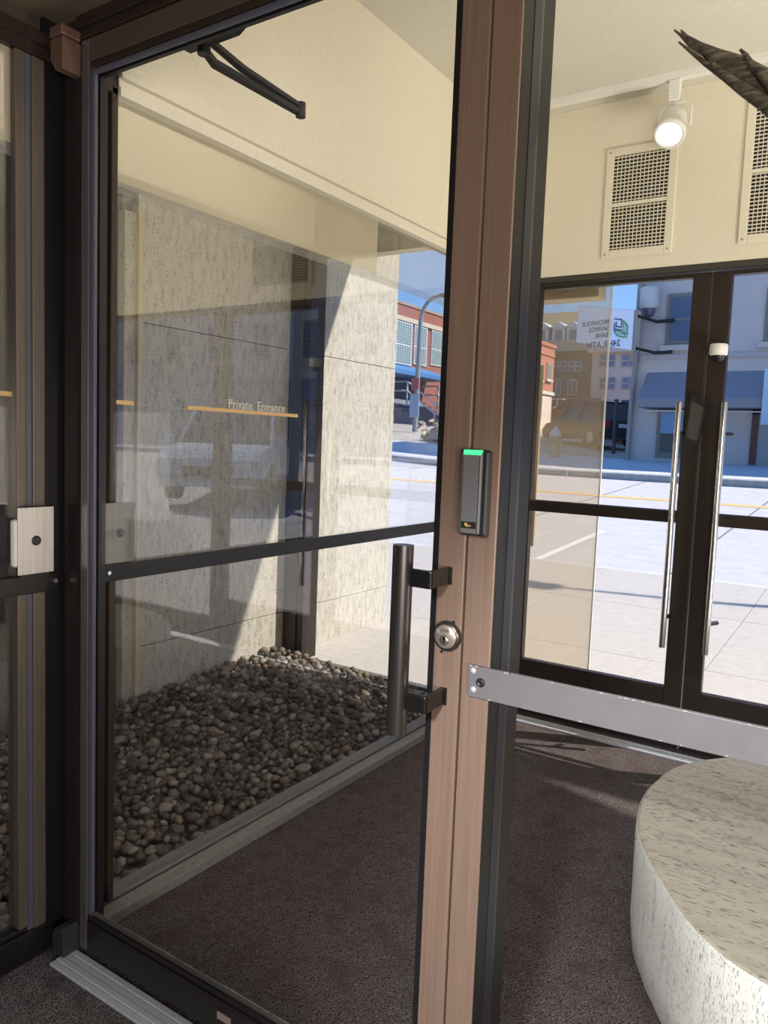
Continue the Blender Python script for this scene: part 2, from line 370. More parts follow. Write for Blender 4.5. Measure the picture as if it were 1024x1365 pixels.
def outer_leaf(name, xa, xb, hinge_left, xh):
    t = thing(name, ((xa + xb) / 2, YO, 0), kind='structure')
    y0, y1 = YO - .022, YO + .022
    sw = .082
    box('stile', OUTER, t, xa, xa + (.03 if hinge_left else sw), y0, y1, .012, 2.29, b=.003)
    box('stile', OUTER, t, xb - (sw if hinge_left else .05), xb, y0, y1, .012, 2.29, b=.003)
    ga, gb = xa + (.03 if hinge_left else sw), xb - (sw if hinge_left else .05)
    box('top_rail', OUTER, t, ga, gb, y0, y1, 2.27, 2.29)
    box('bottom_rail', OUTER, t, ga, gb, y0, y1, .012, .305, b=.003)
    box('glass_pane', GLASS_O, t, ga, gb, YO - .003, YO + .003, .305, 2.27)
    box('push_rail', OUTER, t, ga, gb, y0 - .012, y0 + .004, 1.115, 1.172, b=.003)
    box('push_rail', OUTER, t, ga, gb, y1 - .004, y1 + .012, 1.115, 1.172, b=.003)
    h = MB().cyl((xh, y0 - .062, .515), (xh, y0 - .062, 1.688), .0145, n=20)
    h.build('pull_bar', CHROME, t, label='long polished steel pull bar')
    for z in (.66, 1.545): MB().cyl((xh, y0 - .062, z), (xh + (.03 if not hinge_left else .012), y0, z), .010, n=10).build('bracket', BLACKM, t)
    return t
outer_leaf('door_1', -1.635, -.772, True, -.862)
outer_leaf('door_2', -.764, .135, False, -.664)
box('trim_4', mat('weatherstrip', (.45, .42, .36), .6), None, -.7715, -.7645, YO - .006, YO + .006, .02, 2.29, kind='structure')
box('trim_5', OUTER, None, XP + .02, -1.637, YO - .05, YO + .05, 0, 2.297, kind='structure')
w2 = thing('window_2', (.9, YO, 0), kind='structure')
box('mullion', OUTER, w2, .14, .20, YO - .05, YO + .05, 0, 2.297)
box('bottom_rail', OUTER, w2, .20, 2.2, YO - .03, YO + .03, 0, .15)
box('glass_pane', GLASS_O, w2, .20, 2.2, YO - .003, YO + .003, .15, 2.297)
th = MB()
for k in range(4): th.bbox(XP + .06, 2.2, YI - .105 + k * .020, YI - .088 + k * .020, 0, .010 + .002 * (k % 2), .002)
th.build('trim_6', ALU, None, kind='structure', label='ribbed aluminium threshold under the outer doors')

# wall of the near door
box('wall_right', CREAM, None, 2.3, 2.5, -2.7, YO + .05, -.05, ZC, kind='structure')
box('wall_back', mat('back_wall', (.16, .12, .085), .8), None, XL - .3, 2.5, -2.9, -2.7, -.05, ZC, kind='structure')
box('wall_inner', CREAM, None, XP + .002, 2.3, Y0 + .025, Y0 + .12, 2.601, ZC - .001, kind='structure')
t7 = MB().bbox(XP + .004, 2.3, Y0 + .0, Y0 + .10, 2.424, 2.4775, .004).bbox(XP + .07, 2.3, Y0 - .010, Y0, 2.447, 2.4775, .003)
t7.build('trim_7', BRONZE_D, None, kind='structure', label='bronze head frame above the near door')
box('trim_8', JAMB, None, XP + .008, -1.797, Y0 + .001, Y0 + .09, 0, 2.423, kind='structure')
w3 = thing('window_3', (-.58, Y0, 0), kind='structure')
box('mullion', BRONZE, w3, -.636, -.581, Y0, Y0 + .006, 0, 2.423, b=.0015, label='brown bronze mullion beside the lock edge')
box('mullion_side', mat('mullion_shaded', (.008, .0065, .005), .45, 0, .25), w3, -.635, -.5815, Y0 + .0065, Y0 + .140, 0, 2.423)  # shade on the bronze mullion's side painted into its colour
box('glazing_gasket', mat('gasket_dark', (.011, .0115, .018), .4, 0, .3), w3, -.60, -.5805, Y0 + .050, Y0 + .080, .02, 2.42)
box('gasket_lip', BLACKM, w3, -.60, -.5807, Y0 + .0802, Y0 + .088, .02, 2.42)
box('bottom_rail', BRONZE_D, w3, -.58, 2.3, Y0, Y0 + .10, .004, .10, b=.003)
box('glass_pane', GLASS, w3, -.5800, 2.3, Y0 + .082, Y0 + .088, .10, 2.42)
th = MB()
for k in range(4): th.bbox(XP + .06, .9, Y0 - .080 + k * .0195, Y0 - .062 + k * .0195, 0, .008 + .002 * (k % 2), .002)
th.build('trim_9', ALU, None, kind='structure', label='ribbed aluminium threshold in front of the near door')

# near glass door
d3 = thing('door_3', (-1.78, Y0, 0), 'brown bronze framed glass door with black pull handle, in the foreground', kind='structure')
xa, xb, y0, y1 = -1.779, -.640, Y0 - .002, Y0 + .042
m = MB().bbox(xa, -1.749, y0, y1, .022, 2.419, .002); m.build('hinge_stile', brushed('hinge_stile_grey', (.20, .19, .20), .35, .7), d3)
m = MB().bbox(-1.7485, -1.741, y0 + .006, y0 + .016, .12, 2.35, .002).bbox(-1.740, -1.732, y0 + .004, y0 + .016, .12, 2.35, .003)
m.build('glazing_bead', GASKET, d3)
box('rear_bead', BLACKM, d3, -1.748, -1.736, Y0 + .0225, y1, .12, 2.35)
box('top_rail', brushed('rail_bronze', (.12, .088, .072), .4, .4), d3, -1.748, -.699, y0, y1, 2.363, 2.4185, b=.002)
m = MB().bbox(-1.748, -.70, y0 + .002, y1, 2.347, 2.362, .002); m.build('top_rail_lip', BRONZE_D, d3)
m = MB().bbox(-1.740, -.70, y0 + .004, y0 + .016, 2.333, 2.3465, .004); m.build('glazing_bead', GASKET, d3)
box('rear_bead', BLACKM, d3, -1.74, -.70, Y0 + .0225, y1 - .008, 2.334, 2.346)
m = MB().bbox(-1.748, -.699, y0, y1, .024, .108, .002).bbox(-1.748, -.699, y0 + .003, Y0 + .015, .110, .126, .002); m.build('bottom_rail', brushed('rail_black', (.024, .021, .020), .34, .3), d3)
m = MB().bbox(-1.740, -.70, y0 + .004, y0 + .016, .127, .139, .005); m.build('glazing_bead', mat('bead_shine', (.12, .12, .12), .22, .5), d3)
box('lock_stile', BRONZE, d3, -.696, xb, y0, y1, .024, 2.419, b=.002, label='brown bronze lock stile')
box('glazing_bead', BLACKM, d3, -.709, -.6965, y0 + .003, y1 - .003, .14, 2.33)
box('glass_pane', GLASS, d3, -1.745, -.702, Y0 + .016, Y0 + .022, .13, 2.346)
sk = onY(300, 1341, Y0)
box('maker_plate', mat('plate_pink', (.42, .33, .29), .4, .3), d3, sk.x - .022, sk.x + .022, y0 - .002, y0, .062, .080)
# pivots
def pivot(z0, z1, up, m_):
    x0, x1 = -1.832, -1.784
    p = MB()
    if up: p.prism([(x0, Y0 - .052, z1), (x1, Y0 - .052, z1), (x1, Y0 - .052, z0), (x0 + .022, Y0 - .052, z0), (x0, Y0 - .052, z0 + .03)], (0, .052, 0)).bbox(x0 - .003, x1 + .002, Y0 - .055, Y0, z1 + .004, z1 + .03, .004)
    else: p.prism([(x0, Y0 - .05, z0), (x1, Y0 - .05, z0), (x1, Y0 - .05, z1 - .006), (x1 - .015, Y0 - .05, z1), (x0 + .012, Y0 - .05, z1), (x0, Y0 - .05, z1 - .02)], (0, .05, 0))
    return p.build('pivot', m_, d3)
pivot(2.335, 2.412, True, brushed('pivot_bronze', (.20, .125, .09), .4, .4)); pivot(.012, .085, False, mat('pivot_black', (.05, .048, .05), .4, .3))
# pull handle
yh = Y0 - .072
ht, hb = onY(537, 726, yh), onY(529, 977, yh)
xh = (ht.x + hb.x) / 2
MB().cyl((xh, yh, hb.z), (xh, yh, ht.z), .0192, n=28).build('pull_handle', brushed('handle_bronze', (.075, .066, .062), .32, .8), d3, label='vertical black bronze pull bar')
for zc in (onY(585, 769, Y0 - .03).z, onY(580, 932, Y0 - .03).z):
    b = MB(); bz0, bz1 = zc - .0165, zc + .0165; xe = onY(604, 770, Y0).x
    xc = xe - .004
    b.bbox(xh + .012, xc, yh - .004, yh + .006, bz0, bz1, .003)
    b.bbox(xc - .010, xc, yh - .003, Y0 - .001, bz0, bz1, .003)
    b.bbox(xc - .010, xc + .004, Y0 - .006, Y0 - .002, bz0, bz1, .001)
    b.build('handle_bracket', brushed('bracket_dark', (.04, .037, .036), .3, .8), d3)
# lock cylinder
lc = onY(598, 847, Y0)
lk = MB().lathe([(.0285, 0), (.0285, -.006), (.026, -.010), (.0225, -.011)], (lc.x, y0, lc.z), 28, 0, (0, 1, 0)).build('lock_cylinder', mat('lock_ring', (.10, .09, .085), .3, .8), d3)
MB().lathe([(.0225, -.0105), (.021, -.0125), (.0, -.0125)], (lc.x, y0, lc.z), 28, 0, (0, 1, 0)).build('lock_face', mat('lock_face', (.42, .34, .28), .35, .6), lk)
MB().lathe([(.0095, -.0125), (.0095, -.0145), (.0, -.0145)], (lc.x, y0, lc.z - .006), 20, 0, (0, 1, 0)).build('key_plug', mat('plug', (.30, .25, .21), .3, .7), lk)
MB().box(lc.x - .0016, lc.x + .0016, y0 - .0155, y0 - .0145, lc.z - .012, lc.z - .001).box(lc.x - .003, lc.x + .003, y0 - .0155, y0 - .0145, lc.z - .005, lc.z).build('keyhole', RUBBER, lk)
box('name_plate', mat('np', (.25, .20, .17), .4, .5), lk, lc.x - .009, lc.x + .009, y0 - .0135, y0 - .0125, lc.z + .009, lc.z + .015)
for px, py in ((606, 829), (590, 868)):
    q = onY(px, py, Y0); MB().cyl((q.x, y0 + .001, q.z), (q.x, y0 - .002, q.z), .003, n=8).build('screw_hole', RUBBER, d3)

# grey guard bar across the fixed light
g = onY(625, 886, Y0 - .01)
gb = thing('guard_bar', (g.x, Y0 - .01, g.z - .06), 'flat grey painted metal bar bolted across the glass beside the door', 'guard bar')
box('bar', GREY, gb, g.x, 2.25, Y0 - .010, Y0 - .001, g.z - .0585, g.z, b=.0015)
for px, py in ((631, 894), (631, 919)):
    q = onY(px, py, Y0 - .01); MB().lathe([(.006, 0), (.0055, -.002), (0, -.003)], (q.x, Y0 - .010, q.z), 10, 0, (0,1,0)).build('rivet', GREYC, gb)
q = onY(641, 910, Y0 - .01)
MB().lathe([(.0085, 0), (.008, -.003), (.005, -.005), (.004, -.003), (0, -.003)], (q.x, Y0 - .010, q.z), 16, 0, (0,1,0)).build('bolt', RUBBER, gb)
ch = MB(); rr = random.Random(3)
for k in range(22):
    x = g.x + rr.random() ** 1.4 * .6; w = .001 + rr.random() * .006; top = rr.random() < .7
    z = g.z - .0012 if top else g.z - .057
    ch.box(x, x + w, Y0 - .0106, Y0 - .0095, z, z + .0014)
ch.build('paint_chips', GREYC, gb, kind='stuff')

# card reader
rt, rb_ = onY(655, 604, Y0 - .02), onY(621, 711, Y0 - .02)
x0, x1, z1, z0 = -.648, -.601, rt.z + .004, rb_.z - .002
cr_ = thing('card_reader', ((x0 + x1) / 2, Y0, z0), 'slim grey and black card reader with a green light on the mullion', 'card reader')
box('back_shell', RUBBER, cr_, x0 - .001, x1 + .008, Y0 - .018, Y0 - .0005, z0 - .002, z1, b=.005)
m = MB().bbox(x0 + .003, x1 - .003, Y0 - .024, Y0 - .017, z0 + .002, z1 - .004, .004); m.build('face', READER, cr_)
for xx in (x0 + .007, x1 - .007): box('groove', RUBBER, cr_, xx - .0005, xx + .0005, Y0 - .0246, Y0 - .0238, z0 + .004, z1 - .012)
box('status_light', GREEN, cr_, x0 + .008, x1 - .005, Y0 - .0262, Y0 - .016, z1 - .0085, z1 + .0004, b=.001, label='green status light')
lb = box('badge', RUBBER, cr_, x0 + .009, x1 - .009, Y0 - .0247, Y0 - .0238, z0 + .012, z0 + .024)
mk = MB()
for i in range(2):
    for j in range(2): mk.box(x0 + .016 + i*.003, x0 + .0184 + i*.003, Y0 - .0252, Y0 - .0246, z0 + .0165 + j*.0028, z0 + .0187 + j*.0028)
mk.box(x0 + .019, x0 + .0203, Y0 - .0252, Y0 - .0246, z0 + .0143, z0 + .0165)
mk.build('emblem', GOLD, lb)
text('emblem_letters', 'lab', .006, GOLD, lb, frame_m((1,0,0), (0,0,1), (x0 + .0215, Y0 - .0249, z0 + .0152)), ext=.0002)

# key switch box on the black rail, and a copy built as its reflection
def switch_box(ya, yb, steel, label, side):
    z0, z1 = 1.076, 1.249; x = XP + .03
    t = thing('key_switch_box', (x, (ya + yb) / 2, 1.067), label, 'key switch')
    box('body', WHITE, t, XP + .003, x - .004, min(ya, yb) + (-.008 if side < 0 else .006), max(ya, yb) + (.008 if side > 0 else -.006), z0 + .02, z1 - .03, b=.008)
    box('face_plate', steel, t, x - .004, x, ya, yb, z0, z1, b=.0012)
    box('foot', BLACKM, t, XP + .003, x - .006, ya + .01, yb - .01, 1.0675, z0 + .021)
    c = ((ya + yb) / 2, (z0 + z1) / 2)
    MB().lathe([(.013, 0), (.012, .003), (.008, .004), (.0, .002)], (x, c[0], c[1]), 20, 0, (1,0,0)).build('key_lock', RUBBER, t)
    yy = ya + (.038 if side < 0 else .06)
    MB().lathe([(.013, 0), (.012, .006), (.006, .010), (.005, .026), (0, .027)], (XP + .014, yy, z1 - .031), 14).build('toggle', mat('toggle', (.7, .69, .64), .3, .6), t)
    return t
ba, bb = onX(24, 720, XP + .03).y, onX(72, 716, XP + .03).y
switch_box(ba, bb, STEEL, 'brushed steel key switch box with white side, left of the corner post', -1)
mk_ = brushed('steel_reflected', (.20, .19, .18), .4, .6)  # duller steel, the dimness of the reflection painted in
switch_box(Y0 + .112, Y0 + .215, mk_, 'dim copy of the key switch box, built as its reflection in the door glass', 1)

# door closer behind the glass
yc = Y0 + .10
cl = thing('door_closer', (-1.45, yc, 2.36), 'black door closer arm under the head of the door, seen through the glass', 'door closer')
a0, a1 = onY(236, 74, yc), onY(322, 42, yc)
zb = min(a0.z, a1.z)
MB().prism([(a0.x, yc - .035, zb + .022), (a0.x + .02, yc - .035, zb + .010), (a1.x - .03, yc - .035, zb + .012), (a1.x, yc - .035, zb + .03), (a1.x, yc - .035, zb + .07), (a0.x, yc - .035, zb + .07)], (0, .06, 0)).build('shoe', BLACKM, cl)
P0 = onY(272, 66, yc + .02); E_ = onY(401, 149, yc + .26); P1 = onY(279, 54, yc + .015)
GRIT = grainy('closer_black', (.030, .029, .028), .6, 0, 500, .4, (1,1,1), .3)
def bar(a, b, w, t_, name, bend=None):
    a, b = Vector(a), Vector(b); dd = (b - a).normalized(); s_ = dd.cross(Vector((0,0,1))).normalized(); n_ = s_.cross(dd)
    ps = [a] + ([Vector(bend)] if bend else []) + [b]
    vs, fs = [], []
    for i, p in enumerate(ps):
        ww = w * (1 if i == 0 else (1.15 if i < len(ps)-1 else .8))
        vs += [p + s_*ww + n_*t_, p - s_*ww + n_*t_, p - s_*ww - n_*t_, p + s_*ww - n_*t_]
    for i in range(len(ps)-1):
        for k in range(4): fs.append((i*4+k, i*4+(k+1) % 4, i*4+4+(k+1) % 4, i*4+4+k))
    fs += [(0,1,2,3), (len(vs)-4, len(vs)-1, len(vs)-2, len(vs)-3)]
    return MB().add(vs, fs).build(name, GRIT, cl)
bar(P0, E_ + Vector((0,0,-.004)), .012, .006, 'main_arm', onY(286, 85, yc + .05))
bar(P1, E_ + Vector((0,0,.012)), .010, .005, 'forearm', onY(324, 92, yc + .10))
MB().cyl(E_ + Vector((0,0,-.014)), E_ + Vector((0,0,.022)), .013, n=14).build('elbow', GRIT, cl)
MB().cyl(P0 + Vector((0,0,-.012)), P0 + Vector((0,0,.03)), .016, n=14).build('spindle', BLACKM, cl)
q = onY(352, 118, yc + .165); MB().cyl(q + Vector((0,-.004,-.012)), q + Vector((0,-.004,-.006)), .0035, n=8).build('screw', GREYC, cl)

# ------------------------------------------------------------------ vestibule fittings
YT = 3.66
tr_ = box('light_track', WHITE, None, XP + .05, 2.2, YT - .018, YT + .018, ZC - .034, ZC - .001, base=(0, YT, ZC), label='white track rail running along the ceiling', cat='light track')
s0 = onY(897, 165, YT); st = onY(897, 118, YT)
sp = thing('track_spotlight', (s0.x, YT, s0.z), 'white cylindrical spotlight switched on, hanging from the ceiling track', 'spotlight')
box('track_adapter', WHITE, sp, s0.x - .024, s0.x + .024, YT - .016, YT + .016, s0.z + .095, ZC - .035, b=.003)
ax = Vector((.02, -.62, -.78)).normalized()
R_ = .062
top = s0 - ax * .075
yk = MB(); 
yk.tube([s0 + Vector((-R_ - .014, 0, -.02)), s0 + Vector((-R_ - .014, 0, .06)), s0 + Vector((-R_ + .008, 0, .088)), s0 + Vector((R_ - .008, 0, .088)), s0 + Vector((R_ + .014, 0, .06)), s0 + Vector((R_ + .014, 0, -.02))], .006, 8)
yk.build('yoke', WHITE, sp)
MB().lathe([(0, -.085), (.030, -.080), (.052, -.060), (.060, -.03), (R_, 0), (R_, .055), (R_ + .006, .06), (R_ + .006, .085), (R_ - .004, .088), (R_ - .010, .075), (R_ - .012, .060)], s0, 28, 0, ax).build('housing', WHITE, sp)
MB().lathe([(R_ - .012, .062), (0, .066)], s0, 28, 0, ax).build('lens', LED, sp, label='glowing white lens')
lp = bpy.data.lights.new('spot_lamp', 'SPOT'); lp.energy = 30; lp.spot_size = 1.5; lp.spot_blend = .6; lp.color = (1, .9, .75); lp.shadow_soft_size = .05
lo = bpy.data.objects.new('spot_lamp', lp); col.objects.link(lo); lo.location = s0 + ax * .1; lo.rotation_euler = ax.to_track_quat('-Z', 'Y').to_euler()

def vent(xa, xb, za, zb, label):
    y = YI - .01
    t = thing('air_vent', ((xa + xb) / 2, y, za), label, 'air vent', 'cream air vents on the bulkhead')
    fr = .038
    f = MB(); f.bbox(xa - fr, xa, y - .010, y - .001, za - fr, zb + fr, .003).bbox(xb, xb + fr, y - .010, y - .001, za - fr, zb + fr, .003).bbox(xa, xb, y - .010, y - .001, za - fr, za, .003).bbox(xa, xb, y - .010, y - .001, zb, zb + fr, .003)
    f.build('frame', CREAM, t)
    box('backing', mat('vent_dark', (.025, .025, .03), .8), t, xa, xb, y - .0012, y - .0002, za, zb)
    n = int((zb - za) / .0165); sl_ = MB()
    for k in range(n):
        z = za + (k + .5) * (zb - za) / n
        sl_.box(xa, xb, y - .009, y - .002, z - .0020, z + .0020)
    sl_.build('slats', CREAM, t, kind='stuff')
    gr = MB(); n = int((xb - xa) / .0175)
    for k in range(1, n): x = xa + k * (xb - xa) / n; gr.box(x - .0011, x + .0011, y - .0095, y - .002, za, zb)
    gr.build('grille_bars', CREAM, t, kind='stuff')
    zm = za + (zb - za) * .48
    box('cross_bar', CREAM, t, xa, xb, y - .0115, y - .002, zm - .008, zm + .008)
    for x in (xa - fr/2, xb + fr/2):
        for z in (za - fr/2, zb + fr/2): MB().cyl((x, y - .010, z), (x, y - .0125, z), .005, n=8).build('screw', mat('vscrew', (.35, .3, .2), .5), t)
    return t
va = onY(826, 333, YI - .01); vb = onY(894, 197, YI - .01)
vent(-1.248, vb.x, va.z, vb.z, 'cream air vent with dark mesh below the spotlight')
vent(-.628, -.16, 2.43, 2.995, 'cream air vent cut off by the right edge of the picture')

dq = onY(960, 470, YO - .03)
dc = thing('dome_camera', (dq.x, YO - .03, dq.z), 'small white dome camera with black lens on the dark door stile', 'camera')
MB().lathe([(0, .035), (.036, .034), (.040, .028), (.040, -.012), (.034, -.018)], (dq.x, YO - .065, dq.z), 20).build('housing', WHITE, dc)
MB().lathe([(.030, -.018), (.024, -.036), (.012, -.045), (0, -.047)], (dq.x, YO - .065, dq.z), 18).build('dome', RUBBER, dc)
box('bracket', WHITE, dc, dq.x - .012, dq.x + .012, YO - .034, YO - .022, dq.z - .01, dq.z + .02)

fa = [onY(px, py, YO - .045) for px, py in ((921, 525), (943, 536), (930, 598), (911, 590))]
fn = thing('framed_notice', (fa[3].x, YO - .045, fa[3].z), 'black framed dark notice hanging tilted on the outer door stile', 'notice')
cen = sum(fa, Vector()) / 4
MB().prism(fa, (0, .016, 0)).build('frame', RUBBER, fn)
MB().prism([cen + (p - cen) * .74 + Vector((0, -.002, 0)) for p in fa], (0, .0015, 0)).build('sheet', mat('notice', (.07, .065, .06), .25), fn)

# travertine block
blk = [(-.536,2.762),(-.575,2.557),(-.577,2.412),(-.547,2.246),(-.514,2.147),(-.421,1.981),(-.284,1.792),(-.128,1.697),(.12,1.66),(.45,1.76),(.70,2.05),(.76,2.45),(.62,2.85),(.30,3.08),(-.08,3.10),(-.38,2.97)]
def smooth_loop(p, n=4):
    out = []
    for i in range(len(p)):
        a, b, c_, e = [Vector(p[(i + k) % len(p)]) for k in (-1, 0, 1, 2)]
        for j in range(n):
            t = j / n; out.append(.5 * ((2*b) + (c_-a)*t + (2*a-5*b+4*c_-e)*t*t + (3*b-a-3*c_+e)*t*t*t))
    return out
lp_ = smooth_loop(blk)
tb = thing('travertine_block', (.1, 2.4, 0), 'large rounded travertine block standing on the carpet', 'stone block')
HB = .37; n = len(lp_); cx, cy = .09, 2.4
vs, fs = [], []
prof = [(0, .965), (.02, .985), (.12, .998), (.25, 1.0), (HB - .014, 1.0), (HB - .004, .994)]
rb3 = random.Random(5)
for z, k in prof:
    for q in lp_:
        j = 0 if z > .3 else (rb3.random() - .5) * .004
        vs.append((cx + (q.x - cx) * (k + j), cy + (q.y - cy) * (k + j), z))
for i in range(len(prof) - 1):
    for k in range(n): fs.append((i*n+k, i*n+(k+1) % n, (i+1)*n+(k+1) % n, (i+1)*n+k))
fs.append(tuple(range(n))[::-1])
MB().add(vs, fs, 0, True).build('side', TRAV2, tb, label='pitted side face, coloured pale as if lit')
tv = [(cx + (q.x - cx) * .994, cy + (q.y - cy) * .994, HB - .004) for q in lp_] + [(cx + (q.x - cx) * .985, cy + (q.y - cy) * .985, HB) for q in lp_]
MB().add(tv, [(k, (k+1) % n, n+(k+1) % n, n+k) for k in range(n)] + [tuple(range(n, 2*n))]).build('top', TRAV3, tb, label='tan streaked top face, coloured dim as if shaded')

# driftwood standing on the block, its branches reaching into the picture
WOOD = mat('driftwood', (.16, .125, .09), .7); wc = coords(WOOD, (1.5, 5, 9)); wn = noise(WOOD, wc, 14, 5)
setc(WOOD, ramp(WOOD, wn, [(.3, (.03, .024, .02)), (.5, (.10, .078, .058)), (.72, (.24, .195, .14))])); bump(WOOD, wn, .8, .01)
dw = thing('driftwood_sculpture', (.35, 2.3, HB), 'grey brown driftwood branch reaching in at the top right', 'sculpture')
yd = 1.9
K = lambda px, py, y=yd: onY(px, py, y)
trunk = [(.35, 2.3, HB + .004), (.352, 2.3, HB + .05), (.40, 2.28, .9), (.33, 2.2, 1.5), (.22, 2.05, 2.0), K(1075, 150), K(1024, 118), K(985, 93), K(955, 76), K(932, 62), K(915, 50), K(908, 40)]
MB().tube(trunk, [.09, .10, .085, .065, .05, .040, .033, .028, .017, .010, .006, .002], 12).build('trunk', WOOD, dw)
MB().tube([K(940, 70), K(920, 60), K(908, 47), K(899, 40)], [.009, .005, .0035, .002], 8).build('twig', WOOD, dw)
MB().tube([K(965, 100), K(940, 84), K(920, 68), K(905, 56)], [.010, .006, .004, .002], 8).build('twig', WOOD, dw)
MB().tube([K(1050, 150, 1.86), K(1030, 112, 1.86), K(1016, 98, 1.86), K(1004, 88, 1.86), K(994, 73, 1.86), K(987, 66, 1.86)], [.018, .015, .011, .007, .005, .003], 8).build('twig', WOOD, dw)
MB().tube([K(1060, 168, 1.87), K(1024, 140, 1.87), K(990, 118, 1.87), K(962, 98, 1.87), K(950, 84, 1.87)], [.022, .017, .013, .009, .003], 8).build('twig', WOOD, dw)

# pebble bed
PC = [(.11,.082,.06), (.145,.12,.098), (.20,.15,.10), (.06,.047,.04), (.28,.24,.19), (.088,.074,.066)]
PM = [grainy('pebble_%s' % n_, c, .6, 0, 60, .15, (1,1,1), 0) for n_, c in zip(('brown','grey','ochre','dark','pale','slate'), PC)]
pb = thing('pebble_bed', (-2.6, 2.5, -.04), 'bed of rounded brown and grey river pebbles behind the glass partition', 'pebbles')
pmesh = []
for k in range(6):
    for m_ in PM:
        bm = bmesh.new(); bmesh.ops.create_icosphere(bm, subdivisions=1 if k else 2, radius=1); rp = random.Random(k)
        fr_ = [rp.uniform(.85, 1.15) for _ in range(3)]
        for q in bm.verts: q.co = Vector((q.co.x * fr_[0], q.co.y * fr_[1], q.co.z * fr_[2])) * (1 + .10 * math.sin(q.co.x * 3 + k) + .07 * math.sin(q.co.y * 4 + 2*k))
        me = bpy.data.meshes.new('pebble'); bm.to_mesh(me); bm.free(); me.materials.append(m_)
        me.polygons.foreach_set('use_smooth', [True] * len(me.polygons)); pmesh.append(me)
rp = random.Random(11); spots = []
x = XL + .03
step = .042
nx = int((XP - .085 - XL - .05) / step)
for layer in (0, 1):
    y = .55
    while y < YI - .05:
        for i in range(nx + 1):
            if layer and rp.random() < .35: continue
            px_, py_ = XL + .04 + i * step + rp.uniform(-.02, .02), y + rp.uniform(-.02, .02)
            if px_ > XP - .135: continue
            s_ = rp.uniform(.015, .028)
            slope = .05 * max(0, (-2.4 - px_)) + .05 * max(0, (py_ - 2.8))
            spots.append((px_, py_, -.03 + layer * .020 + slope + rp.uniform(-.006, .012), s_))
        y += step
def sized(s):
    q = Vector(s[:3]) - EYE; dep = q.dot(v); 
    if dep < .1: return 0
    X_, Y_ = 512 + FPX * q.dot(r) / dep, 682.5 + FPX * q.dot(d) / dep
    if not (150 < X_ < 585 and 860 < Y_ < 1200): return 0
    return s[3] / dep * (1 if s[2] > -.01 else .4)
spots.sort(key=sized, reverse=True)
base = Vector((-2.6, 2.5, -.04))
rest = MB(); unit = [q.co.copy() for q in pmesh[10].vertices]; uf = [list(p.vertices) for p in pmesh[10].polygons]
for i, (a, b, c_, s_) in enumerate(spots):
    e_ = (rp.uniform(-.4, .4), rp.uniform(-.4, .4), rp.uniform(0, 6.28)); scl = Vector((s_ * rp.uniform(.9, 1.35), s_, s_ * rp.uniform(.55, .8)))
    if i < 300:
        o = bpy.data.objects.new('pebble', pmesh[rp.randrange(len(pmesh))]); col.objects.link(o); o.parent = pb
        o.location = Vector((a, b, c_)) - base; o.rotation_euler = e_; o.scale = scl
    else:
        mt = Matrix.Translation((a, b, c_)) @ Matrix.Rotation(e_[2], 4, 'Z') @ Matrix.Rotation(e_[0], 4, 'X') @ Matrix.Diagonal((*scl, 1))
        rest.add([mt @ q for q in unit], uf, rp.randrange(len(PM)), True)
ro = rest.build('pebbles', PM, pb, kind='stuff')

# ------------------------------------------------------------------ outside
rf = MB().box(-5.2, 2.75, -2.9, 5.16, 4.25, 4.5).box(2.75, 5.5, -2.9, 4.70, 4.25, 4.5)
rf.prism([(2.75, 4.70, 4.25), (5.5, 4.70, 4.25), (5.5, 4.80, 4.25), (3.4, 4.80, 4.25), (2.75, 4.96, 4.25)], (0, 0, .02))  # slot shaped in the unseen roof to throw a sun streak on the carpet
rf.prism([(2.75, 4.965, 4.25), (3.4, 4.97, 4.25), (5.5, 4.98, 4.25), (5.5, 5.16, 4.25), (2.75, 5.16, 4.25)], (0, 0, .02))
rf.build('roof', CREAM, None, kind='structure')
box('wall_upper', CREAM, None, XL + .001, 2.5, YO + .101, YO + .19, 2.6, 4.249, kind='structure')
lt = [onY(px, py, YO + .30) for px, py in ((660, 377), (806, 372), (804, 399), (660, 412))]
zt = lt[2].z
ln = thing('stone_lintel', (lt[1].x, YO + .24, zt), 'tan travertine slab end hanging outside above the outer doors', 'stone slab')
box('slab', TRAV4, ln, XP + .05, lt[1].x, YO + .22, YO + .34, zt + .012, 2.599, b=.003)
box('edge', mat('lit_stone_edge', (.66, .56, .40), .6), ln, XP + .05, lt[1].x, YO + .212, YO + .345, zt, zt + .0115)  # bottom bevel coloured paler, as if lit
tp = onY(802, 600, YO + .16)
w4 = box('ghost_screen', GHOST_TAN, None, XP + .05, tp.x, YO + .155, YO + .161, .02, 2.55, kind='structure', label='tan haze screen just outside the outer door, painted for a ghosted travertine pillar')  # added pane that carries the painted ghost haze
box('edge', mat('ghost_edge', (.70, .68, .62), .3), w4, tp.x, tp.x + .008, YO + .153, YO + .163, .02, 2.55)
box('edge', mat('ghost_edge_dark', (.42, .34, .22), .5), w4, -1.66, -1.645, YO + .15, YO + .166, .9, 1.9)

